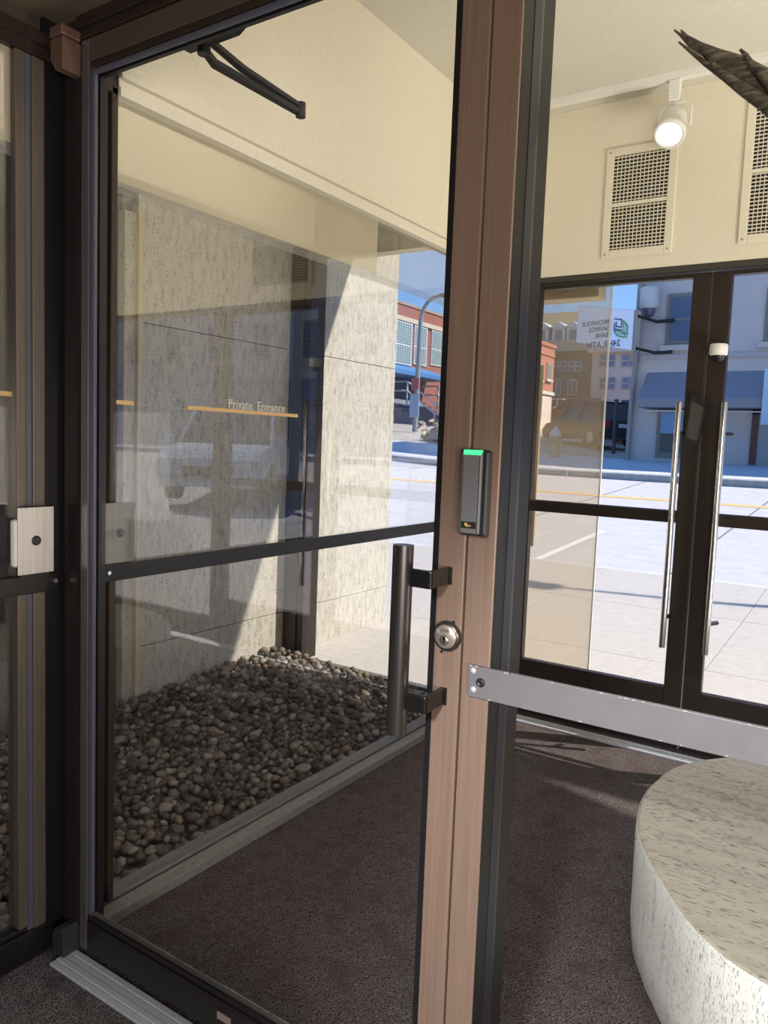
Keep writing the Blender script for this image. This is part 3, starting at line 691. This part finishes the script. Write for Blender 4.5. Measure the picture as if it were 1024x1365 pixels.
YS, YR, YF = 8.5, 19.2, 24.0
def gquad(x0, x1, y0, y1, dz, nx=1, ny=1):
    m = MB(); vs = [(x0 + (x1-x0)*i/nx, y0 + (y1-y0)*j/ny) for j in range(ny+1) for i in range(nx+1)]
    m.add([(a, b, gz(a, b) + dz) for a, b in vs], [(j*(nx+1)+i, j*(nx+1)+i+1, (j+1)*(nx+1)+i+1, (j+1)*(nx+1)+i) for j in range(ny) for i in range(nx)]); return m
gr = gquad(-90, 90, YF + .01, 150, -.03, 24, 16).build('ground', grainy('far_ground', (.40, .36, .30), .95, 0, 2, .15, (1,1,1), 0), None, kind='structure')
rd = gquad(-90, 60, YS, YR, -.09, 30, 6).build('road', ROADM, None, kind='structure')
gquad(-60, 40, 15.55, 15.85, -.085, 20, 1).build('centre_line', YEL, rd)
for y_ in (11.6, 13.0): gquad(-60, -8.0, y_, y_ + .10, -.085, 12, 1).build('lane_line', WHT_L, rd)
gquad(-1.35, 4, YS + .02, YS + .16, -.085, 4, 1).build('parking_line', BLU, rd)
for k in range(5): gquad(-14 + k * 2.6, -13.9 + k * 2.6, YS + .3, 11.4, -.085, 1, 3).build('parking_line', WHT_L, rd)
for k in range(14): gquad(-20 + k * 3.0, -19.97 + k * 3.0, YS + .02, YR - .05, -.086, 1, 4).build('road_joint', mat('joint', (.16, .16, .17), .9), rd)
sd = box('ground', mat('joint_fill', (.34, .31, .28), .95), None, XL - 12, 9, YO + .05, 8.42, -.3, -.012, kind='structure')
ys = [3.94, 5.45, 7.0, 8.42]
for a, b in zip(ys[:-1], ys[1:]):
    for k in range(13):
        xa_ = -14.5 + k * 1.65 + (.35 if a > 5 else 0)
        mm = MB(); e_ = .003
        c4 = [(xa_ + e_, a + e_), (xa_ + 1.65 - e_, a + e_), (xa_ + 1.65 - e_, b - e_), (xa_ + e_, b - e_)]
        mm.add([(p, q, -.01) for p, q in c4] + [(p, q, gz(p, q)) for p, q in c4], [(3,2,1,0), (4,5,6,7), (0,1,5,4), (1,2,6,5), (2,3,7,6), (3,0,4,7)])
        mm.build('paving_slab', CONC, sd)
kb = gquad(-20, 20, 8.42, YS, .0, 10, 1); kb.build('kerb', CONC2, None, kind='structure')
kf = MB()
for k in range(26):
    xa_ = -46 + k * 3.0
    kf.add([(xa_, YR, gz(xa_, YR) - .1), (xa_ + 2.98, YR, gz(xa_ + 2.98, YR) - .1), (xa_ + 2.98, YR, gz(xa_ + 2.98, YR) + .07), (xa_, YR, gz(xa_, YR) + .07), (xa_ + 2.98, YR + .22, gz(xa_ + 2.98, YR) + .09), (xa_, YR + .22, gz(xa_, YR) + .09)], [(0,1,2,3), (3,2,4,5)])
kf.build('kerb', grainy('kerb_grey', (.30, .31, .31), .9, 0, 6, .2), None, kind='structure')
gquad(-46, 32, YR + .22, YF + .02, .08, 20, 1).build('sidewalk', CONC2, None, kind='structure')

# grey building across the street
YG = 24.0
GB = grainy('grey_render', (.58, .50, .45), .9, 0, 1.5, .05, (1,1,1), 0)
GBD = grainy('grey_trim', (.48, .42, .39), .9, 0, 2, .05, (1,1,1), 0)
WINF = mat('window_frame_tan', (.22, .19, .16), .6); WINP = mat('far_pane', (.07, .09, .15), .08, 0, .8)
xe = onY(852, 420, YG).x - .1
zb_ = gz(xe, YG) - .1
gbd = thing('grey_building', (xe, YG, zb_), 'pale grey two storey building across the street with blue awning', 'building')
box('wall', GB, gbd, xe, 34, YG, YG + 14, zb_, 10.2)
box('string_course', GBD, gbd, xe - .05, 34, YG - .07, YG, 4.22, 4.36)
box('cornice', GBD, gbd, xe - .05, 34, YG - .14, YG, 9.2, 9.6)
for k in range(15):
    x = -5.93 + k * 2.66 + .37
    w_ = .42; z0, z1 = 4.62, 6.12
    f_ = box('window', WINF, gbd, x - w_, x + w_, YG - .05, YG + .05, z0, z1)
    box('pane', WINP, f_, x - w_ + .10, x + w_ - .10, YG - .058, YG - .05, z0 + .12, z1 - .10)
    box('sash_bar', WINF, f_, x - w_ + .10, x + w_ - .10, YG - .07, YG - .058, (z0+z1)/2 - .03, (z0+z1)/2 + .03)
    box('sill', GB, gbd, x - w_ - .12, x + w_ + .12, YG - .14, YG, z0 - .16, z0)
    box('pilaster', GB, gbd, x + .72, x + 1.05, YG - .10, YG, 4.36, 9.2)
aw = MB(); xa_, xb_ = onY(862, 500, YG - .1).x, 20
z_t, z_b = onY(950, 495, YG).z, onY(950, 543, YG - .9).z
aw.prism([(xa_, YG, z_t), (xa_, YG - .9, z_b + .25), (xa_, YG - .9, z_b), (xa_, YG, z_b)], (xb_ - xa_, 0, 0)); aw.build('awning', mat('awning_blue', (.27, .255, .27), .8), gbd, label='long blue fabric awning')
box('shop_ledge', WHITE, gbd, xa_ + .1, 20, YG - .30, YG, z_b - .10, z_b - .06)
wa, wb = onY(878, 545, YG), onY(914, 611, YG)
f_ = box('shop_window', WINF, gbd, wa.x, wb.x, YG - .06, YG + .05, wb.z, wa.z)
box('pane', mat('shop_blue', (.20, .32, .52), .2), f_, wa.x + .12, wb.x - .1, YG - .07, YG - .06, (wa.z+wb.z)/2, wa.z - .12)
box('pane', mat('shop_dark', (.06, .055, .05), .2), f_, wa.x + .12, wb.x - .1, YG - .07, YG - .06, wb.z + .15, (wa.z+wb.z)/2)
DOORR = mat('red_brown_frame', (.13, .05, .04), .6)
for xs in (onY(1003, 560, YG).x, 1.2, 6.2):
    dz_ = gz(0, YG) + .05
    f_ = MB().box(xs, xs + .18, YG - .08, YG, dz_, 2.75).box(xs + 1.3, xs + 1.48, YG - .08, YG, dz_, 2.75).box(xs, xs + 1.48, YG - .08, YG, 2.62, 2.80).build('door_frame', DOORR, gbd)
    box('leaf', mat('leaf_grey', (.36, .33, .31), .5), f_, xs + .18, xs + 1.3, YG - .05, YG - .01, dz_, 2.62)
    box('sign_panel', mat('board_cream', (.55, .50, .45), .7), f_, xs - .6, xs + .6, YG - .1, YG - .07, 2.84, 3.2)
    box('sign_panel', mat('board_blue', (.45, .58, .68), .7), f_, xs + .35, xs + .75, YG - 1.0, YG - .96, 2.3, 3.8)
dp = [onY(*p, YG - .12) for p in ((856, 366), (853, 410), (851, 440), (849, 470), (843, 520), (836, 614))]
MB().tube(dp, .075, 8).build('drainpipe', mat('pipe_tan', (.34, .30, .26), .6), gbd)
lc_ = onY(866, 400, YG - .45)
lan = thing('wall_lantern', (lc_.x, YG, lc_.z), 'ribbed white drum lantern on the grey facade above the sign bracket', 'lamp')
MB().lathe([(0, .36), (.26, .36), (.28, .32)] + [(.27 + .015 * (k % 2), .30 - k * .06) for k in range(9)] + [(.26, -.22), (.22, -.26)], lc_, 20).build('drum', mat('drum_white', (.60, .56, .53), .6), lan)
MB().lathe([(.20, -.26), (.16, -.44), (.08, -.5), (0, -.51)], lc_, 16).build('dome', mat('dome_dark', (.10, .12, .17), .2), lan)
box('bracket', GBD, lan, lc_.x - .05, lc_.x + .05, YG - .3, YG - .001, lc_.z - .05, lc_.z + .05)

# projecting sign
YA, YB = 23.4, 22.6
c00, c10, c11, c01 = onY(768, 456.5, YA), onY(843, 467, YB), onY(846.5, 413, YB), onY(771.5, 407, YA)
u = ((c10 - c00) + (c11 - c01)).normalized(); w = ((c01 - c00) + (c11 - c10)).normalized(); nrm = w.cross(u).normalized()
if nrm.y < 0: nrm = -nrm
sg = thing('projecting_sign', tuple(c10), 'white projecting bank sign with navy and green emblem on the grey building', 'sign')
MB().prism([c00, c10, c11, c01], nrm * .30).build('box', mat('sign_side', (.46, .40, .30), .6), sg)
ins = lambda p: (c00 + c10 + c11 + c01) / 4 + (p - (c00 + c10 + c11 + c01) / 4) * .985 - nrm * .012
fc = MB().prism([ins(p) for p in (c00, c10, c11, c01)], nrm * .011).build('face', mat('sign_white', (.84, .84, .88), .5), sg)
MB().prism([c10 + (c11-c10)*-.03, c10, c11, c11 + (c11-c10)*.03], -nrm * .02 + u * .02).build('edge', BLACKM, sg)
wS = (c10 - c00).length; hS = (c01 - c00).length
u2 = (u - w * u.dot(w)).normalized()
def sp_(a, b): return c00.lerp(c10, a).lerp(c01.lerp(c11, a), b) - nrm * .018
TXT = mat('sign_text', (.14, .14, .20), .6)
n2 = -nrm
def sgn_text(body, a, b, size):
    m_ = Matrix((-u2, w, (-u2).cross(w))).transposed().to_4x4(); m_.translation = sp_(a, b)
    return text('lettering', body, size, TXT, fc, m_, ext=.002, off=size * .02)
sgn_text('MEDIAPOLIS', .585, .60, .19); sgn_text('SAVINGS', .585, .43, .19); sgn_text('BANK', .585, .26, .19); sgn_text('24HR ATM', .80, .07, .27)
def stroke(pts, wd, m_, name):
    mb = MB(); ps = [sp_(*p) for p in pts]
    for a, b in zip(ps[:-1], ps[1:]):
        t_ = (b - a).normalized(); s_ = t_.cross(n2).normalized() * wd
        a2, b2 = a - t_ * wd, b + t_ * wd
        mb.prism([a2 + s_, b2 + s_, b2 - s_, a2 - s_], n2 * .004)
    return mb.build(name, m_, fc)
NAVY = mat('logo_navy', (.08, .07, .20), .6); LGRN = mat('logo_green', (.08, .36, .12), .6)
stroke([(.62, .28), (.62, .72)], .008, TXT, 'rule')
stroke([(.68, .73), (.80, .73), (.80, .54), (.71, .54), (.71, .65)], 00.0189, NAVY, 'emblem')
stroke([(.68, .62), (.68, .47), (.80, .47)], 00.0189, NAVY, 'emblem')
stroke([(.825, .70), (.90, .60), (.905, .38), (.83, .42)], 00.0217, LGRN, 'emblem')
stroke([(.83, .66), (.83, .44)], 00.0168, LGRN, 'emblem')
stroke([(.865, .62), (.865, .42)], 00.0140, LGRN, 'emblem')
stroke([(.68, .43), (.80, .43), (.90, .30)], 00.0189, LGRN, 'emblem')
stroke([(.68, .43), (.73, .32), (.86, .29)], 00.0189, LGRN, 'emblem')
stroke([(.74, .37), (.81, .36)], 00.0140, LGRN, 'emblem')
for t_ in (.06, .86):
    a = c10.lerp(c11, t_) + nrm * .15
    MB().tube([a, Vector((a.x + .25, YG - .12, a.z)), Vector((a.x + .75, YG - .12, a.z + .02))], .05, 6).build('bracket', BLACKM, sg)

# far buildings
def win_grid(b, cells, y, wf, wp, sill=None, arch=False, axis='y'):
    for x0_, x1_, z0_, z1_ in cells:
        f_ = MB()
        if arch:
            n_ = 10; cxx = (x0_+x1_)/2; rr_ = (x1_-x0_)/2
            pl = [(x0_, y - .12, z0_), (x1_, y - .12, z0_)] + [(cxx + rr_*math.cos(math.pi*i/n_), y - .12, z1_ - rr_ + rr_*math.sin(math.pi*i/n_)) for i in range(n_+1)]
            fo = f_.prism(pl, (0, .2, 0)).build('window', wf, b)
            cc = Vector((cxx, y, (z0_+z1_)/2)); MB().prism([(cxx + (p[0]-cxx)*.78, y - .14, cc.z + (p[2]-cc.z)*.88) for p in pl], (0, .02, 0)).build('pane', wp, fo)
            box('glazing_bar', wf, fo, cxx - .05, cxx + .05, y - .16, y - .14, z0_, z1_)
        else:
            fo = f_.box(x0_, x1_, y - .10, y + .1, z0_, z1_).build('window', wf, b); w_ = (x1_-x0_)*.12
            box('pane', wp, fo, x0_ + w_, x1_ - w_, y - .12, y - .10, z0_ + w_, z1_ - w_)
            box('sash_bar', wf, fo, x0_ + w_, x1_ - w_, y - .14, y - .12, (z0_+z1_)/2 - .05, (z0_+z1_)/2 + .05)
WF2 = mat('white_frame', (.72, .72, .72), .6); PN2 = mat('pane_grey', (.22, .25, .27), .15)
def R4(px0, py0, px1, py1, y):
    a, b = onY(px0, py0, y), onY(px1, py1, y); return (a.x, b.x, b.z, a.z)
# tan school with dormers
ysch = 62
sch = thing('school_building', tuple(onY(760, 560, ysch)), 'big tan brick building with arched windows and roof dormers behind the cars', 'building')
TANB = brickmat('tan_brick', (.36, .27, .15), (.33, .24, .13), (.38, .30, .2), 5, 'x')
a, b = onY(690, 465, ysch), onY(791, 462, ysch)
box('wall', TANB, sch, a.x - 6, b.x, ysch, ysch + 14, 1.5, a.z - .4)
box('cornice', mat('stone_band', (.55, .47, .34), .8), sch, a.x - 6, b.x + .3, ysch - .5, ysch + .2, a.z - .4, a.z + .55)
tz = onY(740, 443, ysch + 2).z
MB().add([(a.x - 6, ysch - .2, a.z + .5), (b.x, ysch - .2, a.z + .5), (b.x, ysch + 5, tz + 2.2), (a.x - 6, ysch + 5, tz + 2.2), (a.x - 6, ysch + 14, a.z + .5), (b.x, ysch + 14, a.z + .5)], [(0,1,2,3), (3,2,5,4), (0,3,4), (1,5,2), (0,4,5,1)]).build('roof', grainy('roof_tan', (.30, .235, .14), .9, 0, 2, .1, (1,1,1), 0), sch)
win_grid(sch, [R4(x, 482, x + 7.5, 495, ysch) for x in (727, 738, 748, 759, 768)], ysch, WF2, PN2)
win_grid(sch, [R4(x, 505, x + 11, 527, ysch) for x in (737, 758)], ysch, WF2, PN2, arch=True)
for px in (724, 746, 765):
    p = onY(px, 460, ysch)
    dm = MB().box(p.x - .55, p.x + .55, ysch - .35, ysch + 2.5, p.z, p.z + 1.35); dm.prism([(p.x - .8, ysch - .5, p.z + 1.35), (p.x + .8, ysch - .5, p.z + 1.35), (p.x, ysch - .5, p.z + 1.85)], (0, 3, 0))
    dmo = dm.build('dormer', WF2, sch); box('pane', PN2, dmo, p.x - .3, p.x + .3, ysch - .38, ysch - .35, p.z + .2, p.z + 1.2)
# stone building beside it
yst = 56
STB = grainy('limestone', (.58, .53, .46), .9, 0, 1, .06, (1,1,1), 0)
sb = thing('stone_building', tuple(onY(815, 560, yst)), 'pale limestone block with paired windows behind the grey building corner', 'building')
a, b = onY(791, 465, yst), onY(862, 465, yst)
box('wall', STB, sb, a.x, b.x + 4, yst, yst + 12, 1.5, a.z)
box('cornice', STB, sb, a.x - .3, b.x + 4, yst - .4, yst, a.z - .3, a.z + .25)
win_grid(sb, [R4(x, y_, x + 8, y_ + 16, yst) for x in (800, 812, 830, 841) for y_ in (473, 503, 533)], yst, mat('stone_frame', (.42, .42, .42), .7), mat('pane_blue', (.16, .22, .30), .15))
# red brick corner shop
XR = -16.5
def XC(px, py): return onX(px, py, XR)
e0_, e1_ = XC(694, 440), XC(740, 465)
rbk = thing('brick_shop', (XR, 30, gz(XR, 30)), 'small orange red brick building with a pale garage door', 'building')
RED = brickmat('orange_brick', (.55, .20, .14), (.48, .17, .12), (.5, .3, .24), 5, 'y')
zt_ = XC(728, 458).z
box('wall', RED, rbk, XR - 3.1, XR, e0_.y, e1_.y, .6, zt_)
box('parapet', RED, rbk, XR - 3.2, XR + .08, e0_.y, e1_.y + .08, zt_ - .12, zt_ + .06)
box('parapet_band', RED, rbk, XR, XR + .06, e0_.y, e1_.y, zt_ - .62, zt_ - .5)
zf = XC(730, 526).z
box('fascia', WF2, rbk, XR, XR + .12, e0_.y, e1_.y + .02, zf - .02, zf + .16)
gda, gdb = XC(690, 540), XC(732, 570)
gdz = zf - .12
gd = box('garage_door', mat('garage_pink', (.80, .70, .66), .7), rbk, XR, XR + .05, gda.y, gdb.y, .6, gdz)
for k in range(5): box('seam', mat('seam', (.6, .52, .48), .7), gd, XR + .05, XR + .06, gda.y, gdb.y, 1.2 + k*.5, 1.22 + k*.5)
for px in (717, 729):
    p, q = XC(px, 483), XC(px + 5, 507)
    f_ = box('window', mat('tan_frame', (.38, .33, .28), .7), rbk, XR - .1, XR + .05, p.y, q.y, q.z, p.z)
    box('pane', PN2, f_, XR + .05, XR + .07, p.y + .1, q.y - .1, q.z + .1, p.z - .1)
    box('sill', WF2, f_, XR + .05, XR + .14, p.y - .1, q.y + .1, q.z - .1, q.z)

# red brick building through the left window, its front runs away from the street
XB = -24.0
BRK = brickmat('red_brick', (.30, .095, .06), (.25, .08, .05), (.28, .16, .12), 5, 'y')
pt0 = onX(525, 402, XB)
bb_ = thing('brick_building', (XB, 38, gz(XB, 38)), 'dark red brick building with tall glass block windows seen past the travertine fin', 'building')
box('wall', BRK, bb_, XB - 12, XB, 22, 60, 1.0, 9.27)
box('coping', mat('coping', (.30, .22, .17), .8), bb_, XB - 12, XB + .06, 22, 60, 9.27, 9.42)
zc0 = onX(545, 428, XB).z
box('stone_band', mat('band_tan', (.50, .43, .32), .8), bb_, XB, XB + .12, 22, 60, zc0 - .09, zc0 + .16)
GBK = mat('glass_block', (.30, .38, .36), .2)
def bay(ya, yb, zt_, zb2):
    f_ = box('bay_window', WF2, bb_, XB - .05, XB + .07, ya, yb, zb2, zt_)
    e_ = .1; ym = (zt_*.45 + zb2*.55)
    box('glass_blocks', GBK, f_, XB + .05, XB + .075, ya + e_*.4, yb - e_, ym + .06, zt_ - .06); box('glass_blocks', GBK, f_, XB + .05, XB + .075, ya + e_*.4, yb - e_, zb2 + .06, ym - .06)
    gm = MB()
    for k in range(1, 7): y_ = ya + (yb - ya) * k / 7; gm.box(XB + .075, XB + .085, y_ - .015, y_ + .015, zb2, zt_)
    for k in range(1, 16): z_ = zb2 + (zt_ - zb2) * k / 16; gm.box(XB + .075, XB + .085, ya, yb, z_ - .015, z_ + .015)
    gm.build('block_joints', mat('blk_joint', (.20, .25, .24), .6), f_, kind='stuff')
W_ = [(528, 547, 429, 486), (552, 567, 437, 487), (575, 588, 445, 488)]
for a_, b_2, t1, t2 in W_:
    A, B = onX(a_, t1, XB), onX(b_2, t2, XB); bay(A.y, B.y, zc0 - .12, onX((a_+b_2)/2, (t2), XB).z)
aA = onX(520, 487, XB + 1.2); aB = onX(581, 503, XB + 1.2)
MB().prism([(XB, aA.y - 3, aA.z + .35), (XB + 1.6, aA.y - 3, aA.z - .15), (XB + 1.6, aA.y - 3, aA.z - .38), (XB, aA.y - 3, aA.z - .38)], (0, aB.y - aA.y + 4, 0)).build('awning', mat('awning_bright', (.05, .19, .42), .6), bb_, label='blue entrance canopy')
dA, dB = onX(526, 500, XB), onX(546, 535, XB)
e0 = box('entrance', mat('entrance_dark', (.035, .04, .045), .3), bb_, XB - .1, XB + .05, dA.y, dB.y, dB.z, dA.z)
for k in range(1, 5): y_ = dA.y + (dB.y-dA.y)*k/5; box('door_bar', mat('bar_grey', (.12,.13,.14), .5), e0, XB + .05, XB + .07, y_ - .03, y_ + .03, dB.z, dA.z)
stp = bb_
zg = gz(XB + 2, 38)
for k in range(6):
    z_ = dB.z - k * (dB.z - zg + .3) / 6
    box('step', mat('step_grey', (.22, .23, .27), .9), stp, XB + .05 + k*.42, XB + .47 + k*.42, dA.y - 1.2, dB.y + 1.0, zg - .6, z_)
for yy in (dA.y - .5, dB.y + 1.2):
    for dz_ in (.45, .95): MB().tube([(XB + .1, yy, dB.z + dz_), (XB + 1.2, yy, dB.z + dz_), (XB + 3.0, yy, zg + dz_), (XB + 4.0, yy, zg + dz_)], .05, 6).build('handrail', WF2, stp)
    for xx, zz in ((XB + 1.2, dB.z), (XB + 3.0, zg)): MB().cyl((xx, yy, zz - .4), (xx, yy, zz + .95), .05, n=6).build('post', WF2, stp)
# tan hedge shape in front of it, added for the ghost of a travertine pillar
hb = thing('tan_ghost_bank', tuple(onZ(575, 600, 1.0)), 'low tan hedge shape by the far pavement, added for the ghost of a travertine pillar', 'hedge')
hm = MB(); rh = random.Random(2); hc = onY(583, 585, 27)
for k in range(260):
    p = Vector((hc.x + rh.uniform(-.5, 2.2), 27 + rh.uniform(-.8, .8), 0)); p.z = gz(p.x, p.y) + rh.random() * .75
    q = Vector((rh.uniform(-1,1), rh.uniform(-1,1), rh.uniform(-.3,1))).normalized() * .16; t_ = q.orthogonal().normalized() * .09
    hm.add([p - q, p + t_, p + q, p - t_], [(0,1,2,3)])
hm.build('ghost_tufts', grainy('ghost_tuft_tan', (.46, .38, .25), .9, 0, 3, .4, (1,1,1), 0), hb, kind='stuff')
MB().lathe([(0, .75), (.5, .68), (1.0, .4), (1.15, 0)], (hc.x + .8, 27, gz(hc.x, 27)), 12).build('core', mat('ghost_core_tan', (.36, .29, .19), .95), hb)

# street lamp
yl = 30
l0, l1 = onY(554, 552, yl), onY(561, 428, yl)
z0 = gz(l0.x, yl)
sl2 = thing('street_lamp', (l0.x, yl, z0), 'grey street lamp with a curved arm beside the red brick building', 'street lamp')
arc = [onY(*p, yl) for p in ((561, 428), (562, 420), (565, 411), (570, 403), (577, 397), (586, 394), (594, 393))]
MB().tube([(l0.x, yl, z0)] + arc, [.13, .10] + [.08] * 6, 8).build('pole', mat('pole_grey', (.28, .31, .34), .5, .3), sl2)
MB().bbox(arc[-1].x - .25, arc[-1].x + .55, yl - .16, yl + .16, arc[-1].z - .10, arc[-1].z + .06, .05).build('lamp_head', mat('head_grey', (.16, .15, .13), .5), sl2)
pz = onY(553, 512, yl).z
box('small_sign', mat('red_sign', (.35, .09, .08), .6), sl2, l0.x - .2, l0.x + .2, yl - .16, yl - .11, pz - .25, pz + .25)
box('banner', mat('banner_blue', (.30, .42, .55), .6), sl2, l0.x - .24, l0.x + .24, yl - .15, yl - .11, pz - 1.5, pz - .45)

hz_ = 6.3; ox, oy = 2.2 / 2.36 * 6.2, 6.2 / 2.36
nl = thing('street_lamp', (-.95 + ox, 7.57 + oy, gz(0, 10.4)), 'near street lamp just outside the picture, its thin shadow lies on the pavement', 'street lamp')
hx, hy_ = -3.05 + ox, 7.22 + oy
MB().tube([(-.95 + ox, 7.57 + oy, gz(0, 10.4)), (-.95 + ox, 7.57 + oy, hz_ - .6), (-1.1 + ox, 7.54 + oy, hz_ - .1), (-1.5 + ox, 7.47 + oy, hz_), (hx + .3, hy_ + .05, hz_)], [.09, .07, .05, .035, .03], 8).build('pole', mat('near_pole', (.28, .31, .34), .5, .3), nl)
MB().bbox(hx - .3, hx + .35, hy_ - .11, hy_ + .16, hz_ - .09, hz_ + .06, .04).build('lamp_head', mat('near_head', (.16, .15, .13), .5), nl)
# plain pole and hydrant across the street
p0 = onY(819, 585, 27.5)
z0 = gz(p0.x, 27.5)
pl = thing('sign_post', (p0.x, 27.5, z0), 'thin dark post standing beside the parked dark car', 'post')
MB().cyl((p0.x, 27.5, z0), (p0.x, 27.5, onY(821, 534, 27.5).z), .07, n=8).build('post', mat('post_dark', (.07, .07, .08), .6), pl)
MB().lathe([(0, .06), (.09, .03), (.09, -.0)], (p0.x, 27.5, onY(821, 534, 27.5).z), 8).build('cap', mat('post_cap', (.09, .09, .1), .6), pl)
hp = onY(739, 607, 23.0); z0 = gz(hp.x, 23) + .08
hy = thing('fire_hydrant', (hp.x, 23, z0), 'tan fire hydrant with pale cap on the far pavement', 'hydrant')
HYM = mat('hydrant_tan', (.36, .28, .17), .6)
MB().lathe([(.22, 0), (.22, .06), (.15, .08), (.14, .62), (.19, .64), (.19, .70), (.14, .72)], (hp.x, 23, z0), 14).build('barrel', HYM, hy)
MB().lathe([(.17, .72), (.15, .84), (.08, .92), (.04, .94), (.04, 1.0), (0, 1.0)], (hp.x, 23, z0), 14).build('cap', mat('hydrant_cap', (.55, .53, .55), .5), hy)
for s_ in (-1, 1): MB().cyl((hp.x + s_ * .12, 23, z0 + .5), (hp.x + s_ * .24, 23, z0 + .5), .07, n=10).build('outlet', HYM, hy)

# cars
TYRE = mat('tyre', (.02, .02, .022), .8); HUB = mat('hubcap', (.45, .45, .47), .35, .7); CGL = mat('car_glass', (.05, .065, .08), .08, 0, .8)
HLT = mat('headlamp', (.75, .78, .8), .15); TLT = mat('taillamp', (.45, .03, .02), .3)
def car(label, name, loc, rz, paint, Lg=4.7, Wd=1.85, Ht=1.7, suv=True, group=None):
    t = thing(name, loc, label, 'car', group, rz)
    hw = Wd / 2; x0, x1 = -Lg / 2, Lg / 2
    zs = .30; bl = Ht * .60; hood = Ht * .58
    top = [(x0, .62), (x0 + .05, bl * .96), (x0 + .4, bl), (x1 - 1.25, bl), (x1 - .9, hood), (x1 - .25, hood * .93), (x1 - .04, hood * .78), (x1, .5)]
    body = MB(); vs, fs = [], []
    for x, z in top:
        k = .93 if x in (x0, x1) else 1.0
        vs += [(x, -hw * .90 * k, zs), (x, -hw * k, zs + .2), (x, -hw * k, z - .08), (x, -hw * .93 * k, z), (x, hw * .93 * k, z), (x, hw * k, z - .08), (x, hw * k, zs + .2), (x, hw * .90 * k, zs)]
    for i in range(len(top) - 1):
        for k in range(8): fs.append((i*8+k, i*8+(k+1) % 8, i*8+8+(k+1) % 8, i*8+8+k))
    fs += [tuple(range(8)), tuple(range(len(vs)-8, len(vs)))[::-1]]
    body.add(vs, fs); body.build('body', paint, t, local=True)
    ra, rb2 = (x0 + .25, x1 - 1.25) if suv else (x0 + .85, x1 - 1.35)
    ta, tb2 = (ra + .25, rb2 - .75) if suv else (ra + .65, rb2 - .75)
    zr = Ht - .05; kw = .80
    cab = MB().add([(ra, -hw*.92, bl-.02), (rb2, -hw*.92, bl-.02), (rb2, hw*.92, bl-.02), (ra, hw*.92, bl-.02), (ta, -hw*kw, zr), (tb2, -hw*kw, zr), (tb2, hw*kw, zr), (ta, hw*kw, zr)], [(0,1,5,4), (1,2,6,5), (2,3,7,6), (3,0,4,7), (4,5,6,7)])
    cab.build('windows', CGL, t, local=True)
    rfm = MB().bbox(ta - .03, tb2 + .03, -hw*kw - .01, hw*kw + .01, zr - .02, Ht, .03)
    for s_ in (-1, 1):
        for (xa_, xb_) in ((ra, ta), (rb2, tb2), ((ra+rb2)/2, (ta+tb2)/2)): rfm.tube([(xa_, s_*hw*.93, bl - .02), (xb_, s_*(hw*kw + .005), zr)], .04, 6)
    rfm.build('roof', paint, t, local=True)
    for xw in (x0 + .85, x1 - .9):
        for s_ in (-1, 1):
            wo = MB().cyl((xw, s_*(hw - .2), .35), (xw, s_*(hw + .012), .35), .35, n=18).build('wheel', TYRE, t, local=True)
            MB().cyl((xw, s_*(hw + .012), .35), (xw, s_*(hw + .022), .35), .22, n=14).build('hubcap', HUB, wo, local=True)
    for s_ in (-1, 1):
        MB().bbox(x1 - .10, x1 + .005, s_*hw*.62 - .22, s_*hw*.62 + .22, hood * .62, hood * .78, .03).build('headlamp', HLT, t, local=True)
        MB().bbox(x0 - .01, x0 + .06, s_*hw*.82 - .10, s_*hw*.82 + .10, bl * .68, bl * .95, .02).build('tail_lamp', TLT, t, local=True)
        MB().bbox(rb2 - .05, rb2 + .12, s_*(hw + .02), s_*(hw + .20), bl, bl + .14, .03).build('mirror', paint, t, local=True)
    MB().bbox(x1 - .02, x1 + .03, -.45, .45, .48, .66, .01).build('grille', RUBBER, t, local=True)
    MB().bbox(x0 - .03, x0 + .02, -.26, .26, .72, .86, .005).build('number_plate', WF2, t, local=True)
    return t
def at(px, y): p = onY(px, 598, y); return (p.x, y, gz(p.x, y))
PT = lambda n_, c, m_=.3: mat(n_, c, .25, m_)
car('dark grey parked suv standing broadside, nearest of the far cars', 'parked_car', at(786, 30.5), math.radians(140), PT('paint_dark', (.045, .042, .045)))
car('blue grey pickup-sized car parked beside the dark suv', 'parked_car', at(836, 35), math.radians(118), PT('paint_blue', (.20, .25, .36)), 4.9, 1.9, 1.75)
car('brown suv parked on the slope behind the dark suv', 'parked_car', at(768, 44), math.radians(170), PT('paint_brown', (.16, .12, .08)), 4.7, 1.85, 1.7)
car('silver car parked behind, beside the limestone building', 'parked_car', at(795, 41), math.radians(150), PT('paint_silver', (.50, .50, .52)), 4.5, 1.8, 1.45, False)
car('red car parked far back by the limestone building', 'parked_car', at(814, 49), math.radians(165), PT('paint_red', (.22, .05, .04)), 4.5, 1.8, 1.5, False)
car('white hatchback nearest the orange brick building', 'parked_car', at(741, 54), math.radians(175), PT('paint_white', (.62, .62, .62)), 4.4, 1.8, 1.45, False)
wt = onX(523, 560, XB + 5)
car('pale car just showing past the edge of the travertine fin', 'parked_car', (wt.x - 2.1, wt.y - 1.0, gz(wt.x, wt.y)), math.radians(10), PT('paint_pale', (.45, .48, .52)), 4.5, 1.8, 1.45, False)
car('silver blue suv at the near kerb, seen only as a reflection', 'parked_car', (7.4, 11.5, gz(7.4, 11.5) - .09), math.radians(-122), PT('paint_steel', (.66, .72, .80), 0.), 4.8, 1.9, 1.75)
